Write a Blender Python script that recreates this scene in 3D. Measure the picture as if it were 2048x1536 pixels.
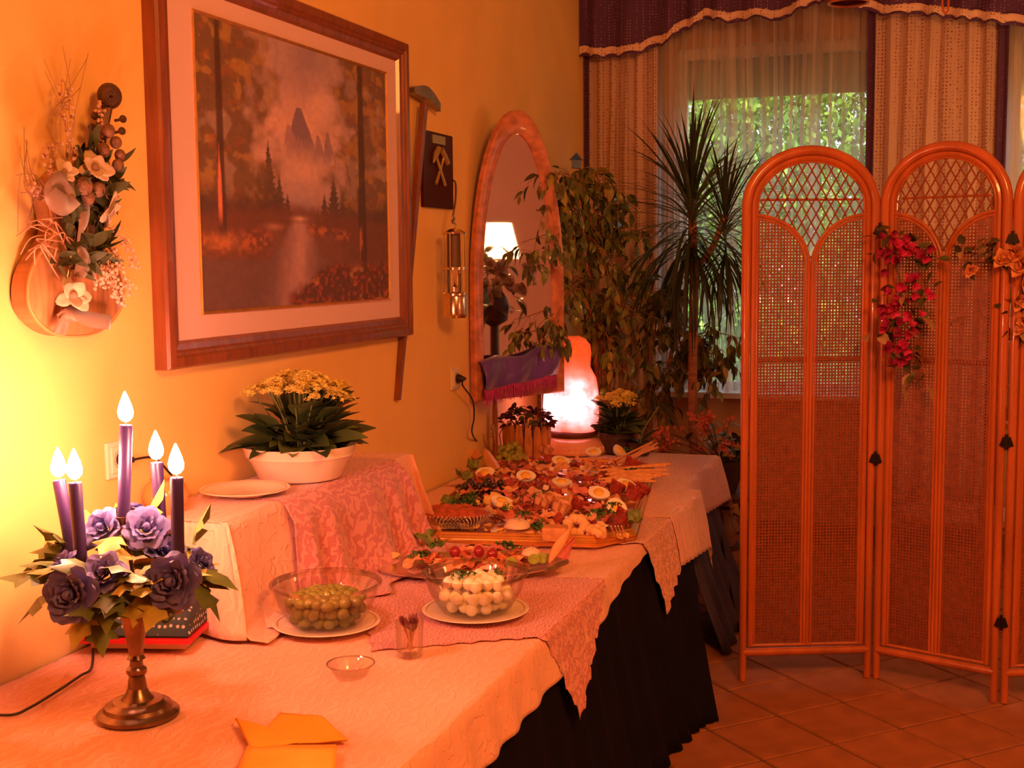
import bpy, math, random
import numpy as np
from mathutils import Vector, Matrix, Euler
from mathutils.noise import noise as pnoise
PI = math.pi
random.seed(7)
for o in list(bpy.data.objects): bpy.data.objects.remove(o)
scn = bpy.context.scene
COL = scn.collection

# ---------------------------------------------------------------- camera
FPX = 2499.3; PITCH = .0981; ROLL = -.0091; YAW = .3349
CAM = Vector((1.9937, 0, 1.6))
fw = Vector((-math.sin(YAW)*math.cos(PITCH), math.cos(YAW)*math.cos(PITCH), -math.sin(PITCH)))
r0 = Vector((math.cos(YAW), math.sin(YAW), 0)); u0 = r0.cross(fw)
rr = r0*math.cos(ROLL)+u0*math.sin(ROLL); uu = rr.cross(fw)
cd = bpy.data.cameras.new('camera'); cam = bpy.data.objects.new('camera', cd); COL.objects.link(cam)
cd.lens = FPX/2048*36; cd.sensor_width = 36; cd.clip_start = .05; cd.clip_end = 200
cam.matrix_world = Matrix(((rr.x, uu.x, -fw.x, CAM.x), (rr.y, uu.y, -fw.y, CAM.y), (rr.z, uu.z, -fw.z, CAM.z), (0, 0, 0, 1)))
scn.camera = cam

# ---------------------------------------------------------------- exposure, world, room lights
scn.view_settings.view_transform = 'Standard'; scn.view_settings.look = 'None'
scn.view_settings.exposure = 0.0; scn.view_settings.gamma = 1; scn.view_settings.use_curve_mapping = False
w = bpy.data.worlds.new('daylight'); scn.world = w; w.use_nodes = True
bg = w.node_tree.nodes['Background']; bg.inputs[0].default_value = (.78, .85, 1, 1); bg.inputs[1].default_value = 3.2

WARM = (1, .32, .07)
def point_lamp(name, loc, power, col, size):
    l = bpy.data.lights.new(name, 'POINT'); l.energy = power; l.color = col; l.shadow_soft_size = size
    o = bpy.data.objects.new(name, l); o.location = loc; COL.objects.link(o); return o
def area_lamp(name, loc, target, power, col, sx, sy):
    l = bpy.data.lights.new(name, 'AREA'); l.energy = power; l.color = col; l.shape = 'RECTANGLE'; l.size = sx; l.size_y = sy
    o = bpy.data.objects.new(name, l); o.location = loc
    o.rotation_euler = (Vector(target)-Vector(loc)).to_track_quat('-Z', 'Y').to_euler(); COL.objects.link(o); return o
area_lamp('ceiling_fill_light', (2.9, 1.0, 3.0), (1.0, 3.8, .9), 120, WARM, .7, .7)  # added warm fill for the room's ambient light, no fixture behind it
sun = bpy.data.lights.new('sun', 'SUN'); sun.energy = 6; sun.angle = .01; sun.color = (1, .96, .85)
so = bpy.data.objects.new('sun', sun); so.rotation_euler = (math.radians(38), math.radians(-14), math.radians(25)); COL.objects.link(so)

# ---------------------------------------------------------------- placing helpers (a sight line met with a real plane)
def _ray(px, py): return fw + rr*((px-1024)/FPX) - uu*((py-768)/FPX)
def on_z(px, py, z): d = _ray(px, py); return CAM + d*((z-CAM.z)/d.z)
def on_x(px, py, x=0.): d = _ray(px, py); return CAM + d*((x-CAM.x)/d.x)
def on_y(px, py, y): d = _ray(px, py); return CAM + d*((y-CAM.y)/d.y)

# ---------------------------------------------------------------- materials
MATS = {}
def M(name, col, rough=.6, metal=0., var=0., vs=20., bump=0., bs=60., spec=.5, trans=0., ior=1.45, sub=0., emit=None, es=0., coat=0., stretch=None, sheen=0.):
    if name in MATS: return MATS[name]
    m = bpy.data.materials.new(name); m.use_nodes = True; nt = m.node_tree; b = nt.nodes['Principled BSDF']
    b.inputs['Base Color'].default_value = (*col, 1); b.inputs['Roughness'].default_value = rough
    b.inputs['Metallic'].default_value = metal; b.inputs['Specular IOR Level'].default_value = spec
    b.inputs['IOR'].default_value = ior; b.inputs['Transmission Weight'].default_value = trans
    b.inputs['Coat Weight'].default_value = coat; b.inputs['Sheen Weight'].default_value = sheen
    if sub: b.inputs['Subsurface Weight'].default_value = sub; b.inputs['Subsurface Radius'].default_value = (.02, .01, .005)
    if emit: b.inputs['Emission Color'].default_value = (*emit, 1); b.inputs['Emission Strength'].default_value = es
    tc = nt.nodes.new('ShaderNodeTexCoord'); vec = tc.outputs['Object']
    if stretch:
        mp = nt.nodes.new('ShaderNodeMapping'); mp.inputs['Scale'].default_value = stretch; nt.links.new(vec, mp.inputs[0]); vec = mp.outputs[0]
    if var:
        n = nt.nodes.new('ShaderNodeTexNoise'); n.inputs['Scale'].default_value = vs; n.inputs['Detail'].default_value = 5; nt.links.new(vec, n.inputs['Vector'])
        rp = nt.nodes.new('ShaderNodeValToRGB'); rp.color_ramp.elements[0].position = .3; rp.color_ramp.elements[1].position = .7
        rp.color_ramp.elements[0].color = (*[max(0, c*(1-var)) for c in col], 1); rp.color_ramp.elements[1].color = (*[min(1, c*(1+var*.7)) for c in col], 1)
        nt.links.new(n.outputs['Fac'], rp.inputs[0]); nt.links.new(rp.outputs[0], b.inputs['Base Color'])
    if bump:
        n2 = nt.nodes.new('ShaderNodeTexNoise'); n2.inputs['Scale'].default_value = bs; n2.inputs['Detail'].default_value = 4; nt.links.new(vec, n2.inputs['Vector'])
        bp = nt.nodes.new('ShaderNodeBump'); bp.inputs['Strength'].default_value = bump; bp.inputs['Distance'].default_value = .01
        nt.links.new(n2.outputs['Fac'], bp.inputs['Height']); nt.links.new(bp.outputs[0], b.inputs['Normal'])
    MATS[name] = m; return m
def nodes(m): return m.node_tree.nodes, m.node_tree.links, m.node_tree.nodes['Principled BSDF']
def glass_mat(name, col=(1, 1, 1), amount=.8):
    # thin clear glass that lets lamp light through: fresnel mix of gloss and transparency
    m = bpy.data.materials.new(name); m.use_nodes = True; nt = m.node_tree; nt.nodes.clear()
    out = nt.nodes.new('ShaderNodeOutputMaterial'); mx = nt.nodes.new('ShaderNodeMixShader'); g = nt.nodes.new('ShaderNodeBsdfGlossy'); t = nt.nodes.new('ShaderNodeBsdfTransparent')
    g.inputs['Roughness'].default_value = .03; t.inputs[0].default_value = (*col, 1)
    lw = nt.nodes.new('ShaderNodeLayerWeight'); lw.inputs[0].default_value = .35
    ma = nt.nodes.new('ShaderNodeMath'); ma.operation = 'MULTIPLY_ADD'; ma.inputs[1].default_value = amount; ma.inputs[2].default_value = .05
    nt.links.new(lw.outputs['Fresnel'], ma.inputs[0]); nt.links.new(ma.outputs[0], mx.inputs[0]); nt.links.new(t.outputs[0], mx.inputs[1]); nt.links.new(g.outputs[0], mx.inputs[2]); nt.links.new(mx.outputs[0], out.inputs[0])
    MATS[name] = m; return m

# ---------------------------------------------------------------- mesh builder
class MB:
    def __init__(s): s.v = []; s.f = []; s.mi = []; s.cur = 0
    def add(s, vs, fs, mx=None):
        n = len(s.v)
        s.v += [tuple(mx @ Vector(v)) for v in vs] if mx is not None else [tuple(v) for v in vs]
        s.f += [tuple(i+n for i in f) for f in fs]; s.mi += [s.cur]*len(fs); return s
    def box(s, c, d, rot=None, mx=None):
        x, y, z = d[0]/2, d[1]/2, d[2]/2
        vs = [Vector((a*x, b*y, e*z)) for a in (-1, 1) for b in (-1, 1) for e in (-1, 1)]
        if rot is not None: vs = [Euler(rot).to_matrix() @ v for v in vs]
        vs = [v+Vector(c) for v in vs]
        return s.add(vs, [(0, 1, 3, 2), (4, 6, 7, 5), (0, 4, 5, 1), (2, 3, 7, 6), (0, 2, 6, 4), (1, 5, 7, 3)], mx)
    def lathe(s, prof, c=(0, 0, 0), n=28, sx=1, sy=1, cap=False, mx=None):
        vs = []; fs = []
        for r, z in prof:
            for k in range(n):
                a = 2*PI*k/n; vs.append((c[0]+r*math.cos(a)*sx, c[1]+r*math.sin(a)*sy, c[2]+z))
        for i in range(len(prof)-1):
            for k in range(n):
                k2 = (k+1) % n; fs.append((i*n+k, i*n+k2, (i+1)*n+k2, (i+1)*n+k))
        if cap: fs.append(tuple(range(n))[::-1]); fs.append(tuple((len(prof)-1)*n+k for k in range(n)))
        return s.add(vs, fs, mx)
    def ball(s, c, r, n=10, m=7, rot=None, mx=None):
        if not hasattr(r, '__len__'): r = (r, r, r)
        R = Euler(rot).to_matrix() if rot is not None else Matrix.Identity(3)
        vs = [Vector(c)+R @ Vector((0, 0, -r[2]))]; fs = []
        for i in range(1, m):
            t = PI*i/m
            for k in range(n):
                a = 2*PI*k/n; vs.append(Vector(c)+R @ Vector((r[0]*math.sin(t)*math.cos(a), r[1]*math.sin(t)*math.sin(a), -r[2]*math.cos(t))))
        vs.append(Vector(c)+R @ Vector((0, 0, r[2]))); L = len(vs)-1
        for k in range(n):
            k2 = (k+1) % n; fs.append((0, 1+k2, 1+k)); fs.append((L, L-n+k, L-n+k2))
            for i in range(m-2): fs.append((1+i*n+k, 1+i*n+k2, 1+(i+1)*n+k2, 1+(i+1)*n+k))
        return s.add(vs, fs, mx)
    def tube(s, pts, r, n=8, closed=False, mx=None):
        P = [Vector(p) for p in pts]; L = len(P); vs = []; fs = []; up = None
        for i, p in enumerate(P):
            if closed: d = P[(i+1) % L]-P[i-1]
            else: d = P[min(i+1, L-1)]-P[max(i-1, 0)]
            d.normalize()
            if up is None: up = Vector((0, 0, 1)) if abs(d.z) < .9 else Vector((1, 0, 0))
            a = d.cross(up)
            if a.length < 1e-4: a = d.orthogonal()
            a.normalize(); b = a.cross(d); up = b
            q = r[i] if hasattr(r, '__len__') else r
            for k in range(n):
                t = 2*PI*k/n; vs.append(p+(a*math.cos(t)+b*math.sin(t))*q)
        for i in range(L if closed else L-1):
            j = (i+1) % L
            for k in range(n):
                k2 = (k+1) % n; fs.append((i*n+k, i*n+k2, j*n+k2, j*n+k))
        if not closed: fs.append(tuple(range(n))[::-1]); fs.append(tuple((L-1)*n+k for k in range(n)))
        return s.add(vs, fs, mx)
    def grid(s, fn, nu, nv, mx=None):
        vs = [fn(i/nu, j/nv) for j in range(nv+1) for i in range(nu+1)]
        fs = [(j*(nu+1)+i, j*(nu+1)+i+1, (j+1)*(nu+1)+i+1, (j+1)*(nu+1)+i) for j in range(nv) for i in range(nu)]
        return s.add(vs, fs, mx)
    def prism(s, pts, z0, z1, mx=None):     # pts 2-D outline, extruded along z
        n = len(pts); vs = [(x, y, z0) for x, y in pts]+[(x, y, z1) for x, y in pts]
        fs = [tuple(range(n))[::-1], tuple(range(n, 2*n))]+[(i, (i+1) % n, n+(i+1) % n, n+i) for i in range(n)]
        return s.add(vs, fs, mx)
    def mesh(s, name, mat, smooth=True):
        me = bpy.data.meshes.new(name); me.from_pydata(s.v, [], s.f)
        for m in (mat if isinstance(mat, (list, tuple)) else [mat]): me.materials.append(m)
        if isinstance(mat, (list, tuple)): me.polygons.foreach_set('material_index', s.mi)
        if smooth:
            me.polygons.foreach_set('use_smooth', [True]*len(me.polygons))
            if smooth != 'all': me.set_sharp_from_angle(angle=math.radians(40))
        me.update(); return me
    def build(s, name, mat, parent=None, smooth=True, loc=None, rot=None):
        return put(name, s.mesh(name, mat, smooth), parent, loc, rot)
def put(name, me, parent=None, loc=None, rot=None, scale=None):
    o = bpy.data.objects.new(name, me); COL.objects.link(o)
    if parent is not None: o.parent = parent
    if loc is not None: o.location = loc
    if rot is not None: o.rotation_euler = rot
    if scale is not None: o.scale = scale if hasattr(scale, '__len__') else (scale,)*3
    return o
def thing(name, label, cat, loc=(0, 0, 0), rz=0, group=None):
    o = bpy.data.objects.new(name, None); COL.objects.link(o); o.empty_display_size = .05
    o.location = loc; o.rotation_euler = (0, 0, rz); tag(o, label, cat, group); return o
def tag(o, label, cat, group=None):
    o['label'] = label; o['category'] = cat
    if group: o['group'] = group
    return o
def struct(o): o['kind'] = 'structure'; return o
def stuff(o): o['kind'] = 'stuff'; return o
def solid(o, t):
    md = o.modifiers.new('thickness', 'SOLIDIFY'); md.thickness = t; md.offset = -1; return o
def copy_tree(o, loc=None, rz=None, label=None, group=None, scale=None, rot=None):
    c = o.copy(); COL.objects.link(c)
    for ch in o.children:
        d = ch.copy(); COL.objects.link(d); d.parent = c
        for g in ch.children:
            e = g.copy(); COL.objects.link(e); e.parent = d
    if loc is not None: c.location = loc
    if rz is not None: c.rotation_euler = (0, 0, rz)
    if rot is not None: c.rotation_euler = rot
    if scale is not None: c.scale = scale if hasattr(scale, '__len__') else (scale,)*3
    if label: c['label'] = label
    if group: c['group'] = group
    return c
def rnd(a, b): return random.uniform(a, b)
def catmull(P, k=6, closed=False):
    P = [Vector(p) for p in P]; n = len(P); out = []
    for i in range(n if closed else n-1):
        a, b, c, d = (P[(i-1) % n], P[i], P[(i+1) % n], P[(i+2) % n]) if closed else (P[max(i-1, 0)], P[i], P[i+1], P[min(i+2, n-1)])
        for j in range(k):
            t = j/k; out.append(.5*((2*b)+(c-a)*t+(2*a-5*b+4*c-d)*t*t+(3*b-a-3*c+d)*t**3))
    if not closed: out.append(P[-1])
    return out
# leaf blade along +x from the origin, width in y, bending down
def leaf_mb(L, W, droop=.2, fold=.15, n=6, tip=1.0, shape=.8):
    m = MB(); vs = []; fs = []
    for i in range(n+1):
        t = i/n; wd = W/2*math.sin(PI*min(1, t**shape))**.8 if 0 < t < 1 else W*.02
        x = L*t; z = -droop*L*t*t
        vs += [(x, -wd, z+fold*wd), (x, 0, z), (x, wd, z+fold*wd)]
    for i in range(n): a = i*3; fs += [(a, a+3, a+4, a+1), (a+1, a+4, a+5, a+2)]
    return m.add(vs, fs)
def dir_rot(d, roll=0):
    d = Vector(d).normalized(); q = d.to_track_quat('X', 'Z'); return (q @ Euler((roll, 0, 0)).to_quaternion()).to_euler()
# ================================================================ THE ROOM
T = .66                                   # top of the buffet tables
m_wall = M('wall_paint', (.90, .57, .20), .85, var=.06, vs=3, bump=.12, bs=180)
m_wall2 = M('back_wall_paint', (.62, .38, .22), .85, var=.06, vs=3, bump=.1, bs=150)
m_ceil = M('ceiling_paint', (.8, .7, .5), .9)
m_trim = M('painted_trim', (.75, .68, .6), .5)
YB = 7.19; H = 3.2; XR = 5.0; YF = -2.6
struct(MB().box((-.06, (YB+YF)/2, H/2), (.12, YB-YF, H)).build('wall_left', m_wall, smooth=False))
struct(MB().box((XR+.06, (YB+YF)/2, H/2), (.12, YB-YF, H)).build('wall_right', M('rose_wall_paint', (.82, .56, .62), .85, var=.05, vs=3), smooth=False))
struct(MB().box((XR/2, YF-.06, H/2), (XR+.24, .12, H)).build('wall_front', m_wall, smooth=False))
struct(MB().box((XR/2, (YB+YF)/2, H+.05), (XR+.24, YB-YF+.4, .1)).build('ceiling', m_ceil, smooth=False))
wb = MB(); W1 = (.49, 1.62); W2 = (2.28, 3.40); Z0, Z1 = .83, 2.80; yc = YB+.12
def xb(a, b, z0, z1): wb.box(((a+b)/2, yc, (z0+z1)/2), (b-a, .24, z1-z0))
xb(-.12, XR+.12, 0, Z0); xb(-.12, XR+.12, Z1, H+.1); xb(-.12, W1[0], Z0, Z1); xb(W1[1], W2[0], Z0, Z1); xb(W2[1], XR+.12, Z0, Z1)
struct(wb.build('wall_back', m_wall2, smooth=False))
struct(MB().box((XR/2, YB-.008, .05), (XR, .016, .1)).build('baseboard_back', M('baseboard_wood', (.3, .12, .05), .5, var=.2, vs=8), smooth=False))
struct(MB().box((.008, (YB+YF)/2, .05), (.016, YB-YF-.04, .1)).build('baseboard_left', MATS['baseboard_wood'], smooth=False))
# windows
gl = glass_mat('window_glass', (.97, 1, .98), .5)
m_shut = M('roller_shutter', (.42, .47, .46), .6)
for k, (a, b) in enumerate((W1, W2)):
    fr = MB(); yf = YB+.10; t = .06
    fr.box(((a+b)/2, yf, Z0+t/2), (b-a, .06, t)); fr.box(((a+b)/2, yf, Z1-t/2), (b-a, .06, t))
    fr.box((a+t/2, yf, (Z0+Z1)/2), (t, .06, Z1-Z0-2*t)); fr.box((b-t/2, yf, (Z0+Z1)/2), (t, .06, Z1-Z0-2*t))
    wf = struct(fr.build('window_%d' % (k+1), m_trim, smooth=False))
    MB().box(((a+b)/2, yf, (Z0+Z1)/2), (b-a-2*t, .006, Z1-Z0-2*t)).build('pane', gl, wf, smooth=False)
    sl = MB()
    for j in range(5): sl.box(((a+b)/2, YB+.165, Z1-.03-.055*j), (b-a-.01, .014, .0555))
    stuff(sl.build('shutter_slats', m_shut, wf, smooth=False))
    sill = MB().box(((a+b)/2, YB-.03, Z0-.005), (b-a+.16, .16, .03)).build('window_sill', M('sill_stone', (.7, .66, .66), .35), wf, smooth=False)

# floor: grout bed with separate square tiles laid diagonally
fl = struct(MB().box((XR/2, (YB+YF)/2, -.055), (XR+.24, YB-YF+.3, .10)).build('floor', M('grout', (.13, .055, .04), .9, var=.2, vs=40), smooth=False))
m_tile = M('terracotta_tile', (.35, .125, .05), .6, var=.22, vs=7, bump=.06, bs=60, spec=.15)
TH = .7961; S = .2919; ci, si = math.cos(TH), math.sin(TH)
tb = MB(); g = .006; h = S-g; b_ = .004
tb.add([(g/2, -g/2, -.005), (h, -g/2, -.005), (h, -h, -.005), (g/2, -h, -.005), (g/2+b_, -g/2-b_, 0), (h-b_, -g/2-b_, 0), (h-b_, -h+b_, 0), (g/2+b_, -h+b_, 0)],
       [(7, 6, 5, 4), (0, 1, 5, 4)[::-1], (1, 2, 6, 5)[::-1], (2, 3, 7, 6)[::-1], (3, 0, 4, 7)[::-1]])
tile_me = tb.mesh('tile', m_tile, False); far = MB()
def inview(x, y): return 1.0 < x < 2.5 and 3.2 < y < 6.4
for i in range(-30, 31):
    for j in range(-30, 31):
        x = 1.2593+S*(i*ci+j*si); y = 4.5354+S*(i*si-j*ci); cx = x+S/2*(ci+si); cy = y+S/2*(si-ci)
        if not (-.1 < cx < XR+.1 and YF < cy < YB+.05): continue
        if inview(cx, cy): put('tile', tile_me, fl, (x, y, rnd(-.0008, .0004)), (0, 0, TH))
        else: far.add(tb.v, tb.f, Matrix.Translation((x, y, 0)) @ Matrix.Rotation(TH, 4, 'Z'))
stuff(far.build('tile_field', m_tile, fl, smooth=False))

# ================================================================ GARDEN OUTSIDE THE WINDOW
m_gleaf = [M('garden_leaf_a', (.16, .34, .03), .5, var=.5, vs=3), M('garden_leaf_b', (.34, .52, .06), .5, var=.4, vs=3), M('garden_leaf_c', (.05, .13, .02), .6, var=.4, vs=3)]
m_bark = M('bark', (.16, .09, .05), .9, var=.4, vs=12, bump=.5, bs=30)
struct(MB().box((2, 22, -.35), (60, 29, .1)).build('lawn_slab_1', M('lawn', (.10, .2, .04), .95, var=.4, vs=4), smooth=False))  # flat lawn slab under the garden trees
def garden_tree(x, y, hgt, rad, n, label, k):
    t = thing('garden_tree', label, 'tree', (x, y, -.3), 0, None)
    MB().tube([(0, 0, 0), (.05, .03, hgt*.4), (-.05, 0, hgt*.8)], [.13, .1, .05], 8).build('trunk', m_bark, t)
    rs = random.Random(k); mb = MB()
    for i in range(n):
        a = rs.uniform(0, 2*PI); q = rs.random()**.5*rad; zz = hgt*(.28+.75*rs.random()); q *= 1.1-.5*abs(zz/hgt-.55)
        c = Vector((q*math.cos(a), q*math.sin(a)*.8, zz)); s = rs.uniform(.02, .055)
        R = Euler((rs.uniform(0, 6), rs.uniform(0, 6), rs.uniform(0, 6))).to_matrix()
        mb.cur = rs.choice((0, 0, 1, 2))
        mb.add([c+R @ Vector(p)*s for p in ((-1, 0, 0), (0, -.5, 0), (1, 0, .1), (0, .5, 0))], [(0, 1, 2, 3)])
    stuff(mb.build('foliage', m_gleaf, t, smooth=False)); return t
garden_tree(-.2, 11.5, 3.6, 1.5, 20000, 'broad green tree outside behind the left edge of the sheer curtain', 1)
garden_tree(1.6, 13.5, 4.4, 1.9, 26000, 'bright leafy tree seen through the middle of the sheer curtain', 2)
garden_tree(4.0, 12.0, 3.9, 1.5, 22000, 'leafy tree outside behind the far right curtain', 3)
garden_tree(-2.4, 15, 5.4, 2.2, 22000, 'taller dark tree further back in the garden on the left', 4)
garden_tree(1.0, 18, 6.5, 3.0, 22000, 'tall tree at the back of the garden', 5)
hd = MB(); rs = random.Random(9)
for i in range(26000):
    c = Vector((rs.uniform(-4, 6), 10+rs.uniform(-.35, .35), rs.uniform(-.3, 1.25))); s = rs.uniform(.02, .05)
    R = Euler((rs.uniform(0, 6), rs.uniform(0, 6), rs.uniform(0, 6))).to_matrix(); hd.cur = rs.choice((0, 1, 2))
    hd.add([c+R @ Vector(p)*s for p in ((-1, 0, 0), (0, -.5, 0), (1, 0, .1), (0, .5, 0))], [(0, 1, 2, 3)])
tag(stuff(hd.build('hedge', m_gleaf, smooth=False)), 'leafy garden hedge just outside below the window', 'hedge')

# ================================================================ CURTAINS
def cloth_dots(name, col, dot, scale=90, size=.2, rough=.9, second=None):
    m = M(name, col, rough); nd, lk, b = nodes(m)
    tc = nd.new('ShaderNodeTexCoord'); v = nd.new('ShaderNodeTexVoronoi'); v.inputs['Scale'].default_value = scale; v.inputs['Randomness'].default_value = .25
    lk.new(tc.outputs['Object'], v.inputs['Vector'])
    r = nd.new('ShaderNodeValToRGB'); r.color_ramp.interpolation = 'LINEAR'
    r.color_ramp.elements[0].position = size; r.color_ramp.elements[0].color = (*dot, 1); r.color_ramp.elements[1].position = size+.1; r.color_ramp.elements[1].color = (*col, 1)
    lk.new(v.outputs['Distance'], r.inputs[0]); lk.new(r.outputs[0], b.inputs['Base Color'])
    return m
m_cur = cloth_dots('curtain_print', (.78, .54, .44), (.36, .13, .12), 55, .22)
nd, lk, b = nodes(m_cur)      # cotton lets a little daylight through
trn = nd.new('ShaderNodeBsdfTranslucent'); trn.inputs[0].default_value = (.6, .38, .3, 1); mxs = nd.new('ShaderNodeMixShader'); mxs.inputs[0].default_value = .18
lk.new(b.outputs[0], mxs.inputs[1]); lk.new(trn.outputs[0], mxs.inputs[2]); lk.new(mxs.outputs[0], nd['Material Output'].inputs[0])
m_pur = cloth_dots('purple_print', (.11, .04, .13), (.36, .22, .34), 60, .16)
m_cream = cloth_dots('cream_ruffle', (.85, .58, .46), (.35, .16, .14), 60, .2)
def pleat(x0, x1, y, z0, z1, n, amp, seed, nz=18, jitter=.35):
    r = random.Random(seed); ph = [r.uniform(-jitter, jitter) for _ in range(int(n)+3)]; am = [r.uniform(.6, 1.2) for _ in range(int(n)+3)]
    def fn(u, v):
        k = u*n; i = int(k); f = k-i; a = am[i]*(1-f)+am[i+1]*f; p = ph[i]*(1-f)+ph[i+1]*f
        s = math.sin(2*PI*(k)+p*2); x = x0+(x1-x0)*u+.012*math.sin(7*v+i)*math.sin(PI*u)
        zz0 = z0(u) if callable(z0) else z0
        return (x, y+amp*a*(s+.35*math.sin(2*PI*k*2.3+i))*(.75+.25*v), zz0+(z1-zz0)*(1-v))
    return fn
def curtain(x0, x1, y, z0, z1, n, amp, seed, mat, name, label, cat='curtain', border=None, group=None):
    nu = int(n*10); mb = MB().grid(pleat(x0, x1, y, z0, z1, n, amp, seed), nu, 16)
    root = thing(name, label, cat, ((x0+x1)/2, y, z0), 0, group)
    o = mb.build('cloth', mat, root); o.matrix_parent_inverse = Matrix.Translation((-(x0+x1)/2, -y, -z0)); solid(o, .0015)
    if border:
        for (a, b2) in border:
            q = MB().grid(pleat(a, b2, y-.02, z0, z1, 1, .015, seed+5), 10, 16).build('border', m_pur, root)
            q.matrix_parent_inverse = Matrix.Translation((-(x0+x1)/2, -y, -z0)); solid(q, .002)
    return root
curtain(.03, .43, 7.04, .25, 3.12, 5, .022, 3, m_cur, 'curtain', 'dotted beige curtain with dark edge hanging in the corner beside the left wall', border=[(.0, .03)])
curtain(1.60, 2.25, 7.03, .25, 3.12, 6.5, .026, 4, m_cur, 'curtain', 'wide dotted beige curtain between the two windows behind the screen', border=[(1.565, 1.605), (2.215, 2.262)])
# sheer
ms = bpy.data.materials.new('sheer_voile'); ms.use_nodes = True; nt = ms.node_tree; nt.nodes.clear(); N = nt.nodes.new
out = N('ShaderNodeOutputMaterial'); mx = N('ShaderNodeMixShader'); tr = N('ShaderNodeBsdfTransparent'); tr.inputs[0].default_value = (.93, .92, .88, 1)
df = N('ShaderNodeBsdfDiffuse'); df.inputs[0].default_value = (.85, .66, .62, 1); tl = N('ShaderNodeBsdfTranslucent'); tl.inputs[0].default_value = (.85, .84, .84, 1)
m2 = N('ShaderNodeMixShader'); m2.inputs[0].default_value = .45; nt.links.new(df.outputs[0], m2.inputs[1]); nt.links.new(tl.outputs[0], m2.inputs[2])
lw = N('ShaderNodeLayerWeight'); lw.inputs[0].default_value = .5
rp = N('ShaderNodeMapRange'); rp.inputs['From Min'].default_value = 0; rp.inputs['From Max'].default_value = .55; rp.inputs['To Min'].default_value = .22; rp.inputs['To Max'].default_value = .88
nt.links.new(lw.outputs['Facing'], rp.inputs[0]); nt.links.new(rp.outputs[0], mx.inputs[0]); nt.links.new(tr.outputs[0], mx.inputs[1]); nt.links.new(m2.outputs[0], mx.inputs[2]); nt.links.new(mx.outputs[0], out.inputs[0])
MATS['sheer'] = ms
def sheer(x0, x1, label, n, seed):
    root = thing('sheer_curtain', label, 'curtain', ((x0+x1)/2, 7.10, .84))
    o = MB().grid(pleat(x0, x1, 7.10, .84, 3.12, n, .032, seed, jitter=.8), int(n*12), 10).build('voile', ms, root)
    o.matrix_parent_inverse = Matrix.Translation((-(x0+x1)/2, -7.10, -.84))
sheer(.40, 1.60, 'translucent white sheer curtain with vertical pleats over the left window', 11, 6)
sheer(2.2, 3.4, 'translucent sheer curtain over the right window behind the screen', 10, 7)
# valance with scalloped ruffle
def vz(px): # bottom of valance as measured along the rail
    K = [(1165, 112), (1185, 108), (1230, 112), (1290, 108), (1345, 100), (1362, 92), (1420, 78), (1440, 58), (1490, 44), (1510, 28), (1580, 36), (1640, 26), (1700, 30), (1750, 8), (1790, -8), (1850, 0), (1900, 4), (1960, 18), (2010, 12), (2070, 18), (2300, 40), (2700, 100)]
    for (a, p), (c, q) in zip(K, K[1:]):
        if a <= px <= c: t = (px-a)/(c-a); return p+(q-p)*t
    return 100
yv = 6.93
def valfn(zoff0, zoff1, dy):
    def fn(u, v):
        x = .005+3.3*u; p = 1180+(x)/3.3*(2720-1180)
        zb = on_y(p, vz(p), yv).z; s = math.sin(2*PI*u*19+1.4*math.sin(u*31)); top = 3.13
        z_a = zb+zoff0+.012*abs(s); z_b = top if zoff1 is None else zb+zoff1+.012*abs(s)
        return (x, yv-dy+(.03*s)*(1-.35*v), z_a+(z_b-z_a)*v)
    return fn
vt = thing('valance', 'dark purple flowered valance with cream ruffle along the top of the windows', 'valance', (1.65, yv, 2.75))
for nm, fn, mt, nv in (('cloth', valfn(.035, None, 0), m_pur, 10), ('ruffle', valfn(0, .045, .006), m_cream, 3), ('edging', valfn(-.012, .004, .003), m_pur, 1)):
    o = MB().grid(fn, 420, nv).build(nm, mt, vt); o.matrix_parent_inverse = Matrix.Translation((-1.65, -yv, -2.75)); solid(o, .003)
tag(MB().tube([(-.0+.02, 7.05, 3.15), (3.6, 7.05, 3.15)], .015, 10).build('curtain_rail', m_trim), 'pale curtain rail under the ceiling', 'rail')
def keep(o, root):      # child modelled in world coordinates under an unrotated root
    o.parent = root; o.matrix_parent_inverse = Matrix.Translation(-Vector(root.location)); return o

# ================================================================ PAINTING ON THE LEFT WALL
m_frame = M('frame_wood', (.24, .06, .02), .32, var=.3, vs=6, bump=.08, bs=60, coat=.3, stretch=(8, 8, 1))
m_gold = M('gold_leaf', (.85, .50, .16), .28, metal=.85, var=.15, vs=30)
m_mat = M('mat_board', (.74, .50, .52), .9, bump=.05, bs=400)
fx = .05
oy0, oz0 = on_x(322, 741, .02).y, on_x(322, 741, .02).z; oy1 = on_x(815, 668, .02).y; oz1 = on_x(813, 89, .03).z
pf = thing('framed_painting', 'large landscape painting in brown wooden frame with pale mat on the left wall', 'painting', (.0, (oy0+oy1)/2, (oz0+oz1)/2))
def molding(rect, prof, name, mat, parent):
    # prof: list of (inset from the outer rectangle, height off the wall); four mitred rails, each an object
    y0, y1, z0, z1 = rect
    cs = lambda i: [(y0+i, z0+i), (y1-i, z0+i), (y1-i, z1-i), (y0+i, z1-i)]
    for k in range(4):
        vs = []; 
        for (ins, hx) in prof:
            c = cs(ins); a = c[k]; b = c[(k+1) % 4]; vs += [(hx, a[0], a[1]), (hx, b[0], b[1])]
        n = len(prof); fs = [(2*i, 2*i+1, 2*i+3, 2*i+2) for i in range(n-1)]+[(2*(n-1), 2*n-1, 1, 0)]
        fs += [tuple(2*i for i in range(n)), tuple(2*i+1 for i in range(n))[::-1]]
        keep(MB().add(vs, fs).build(name, mat, smooth=False), parent)
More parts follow.
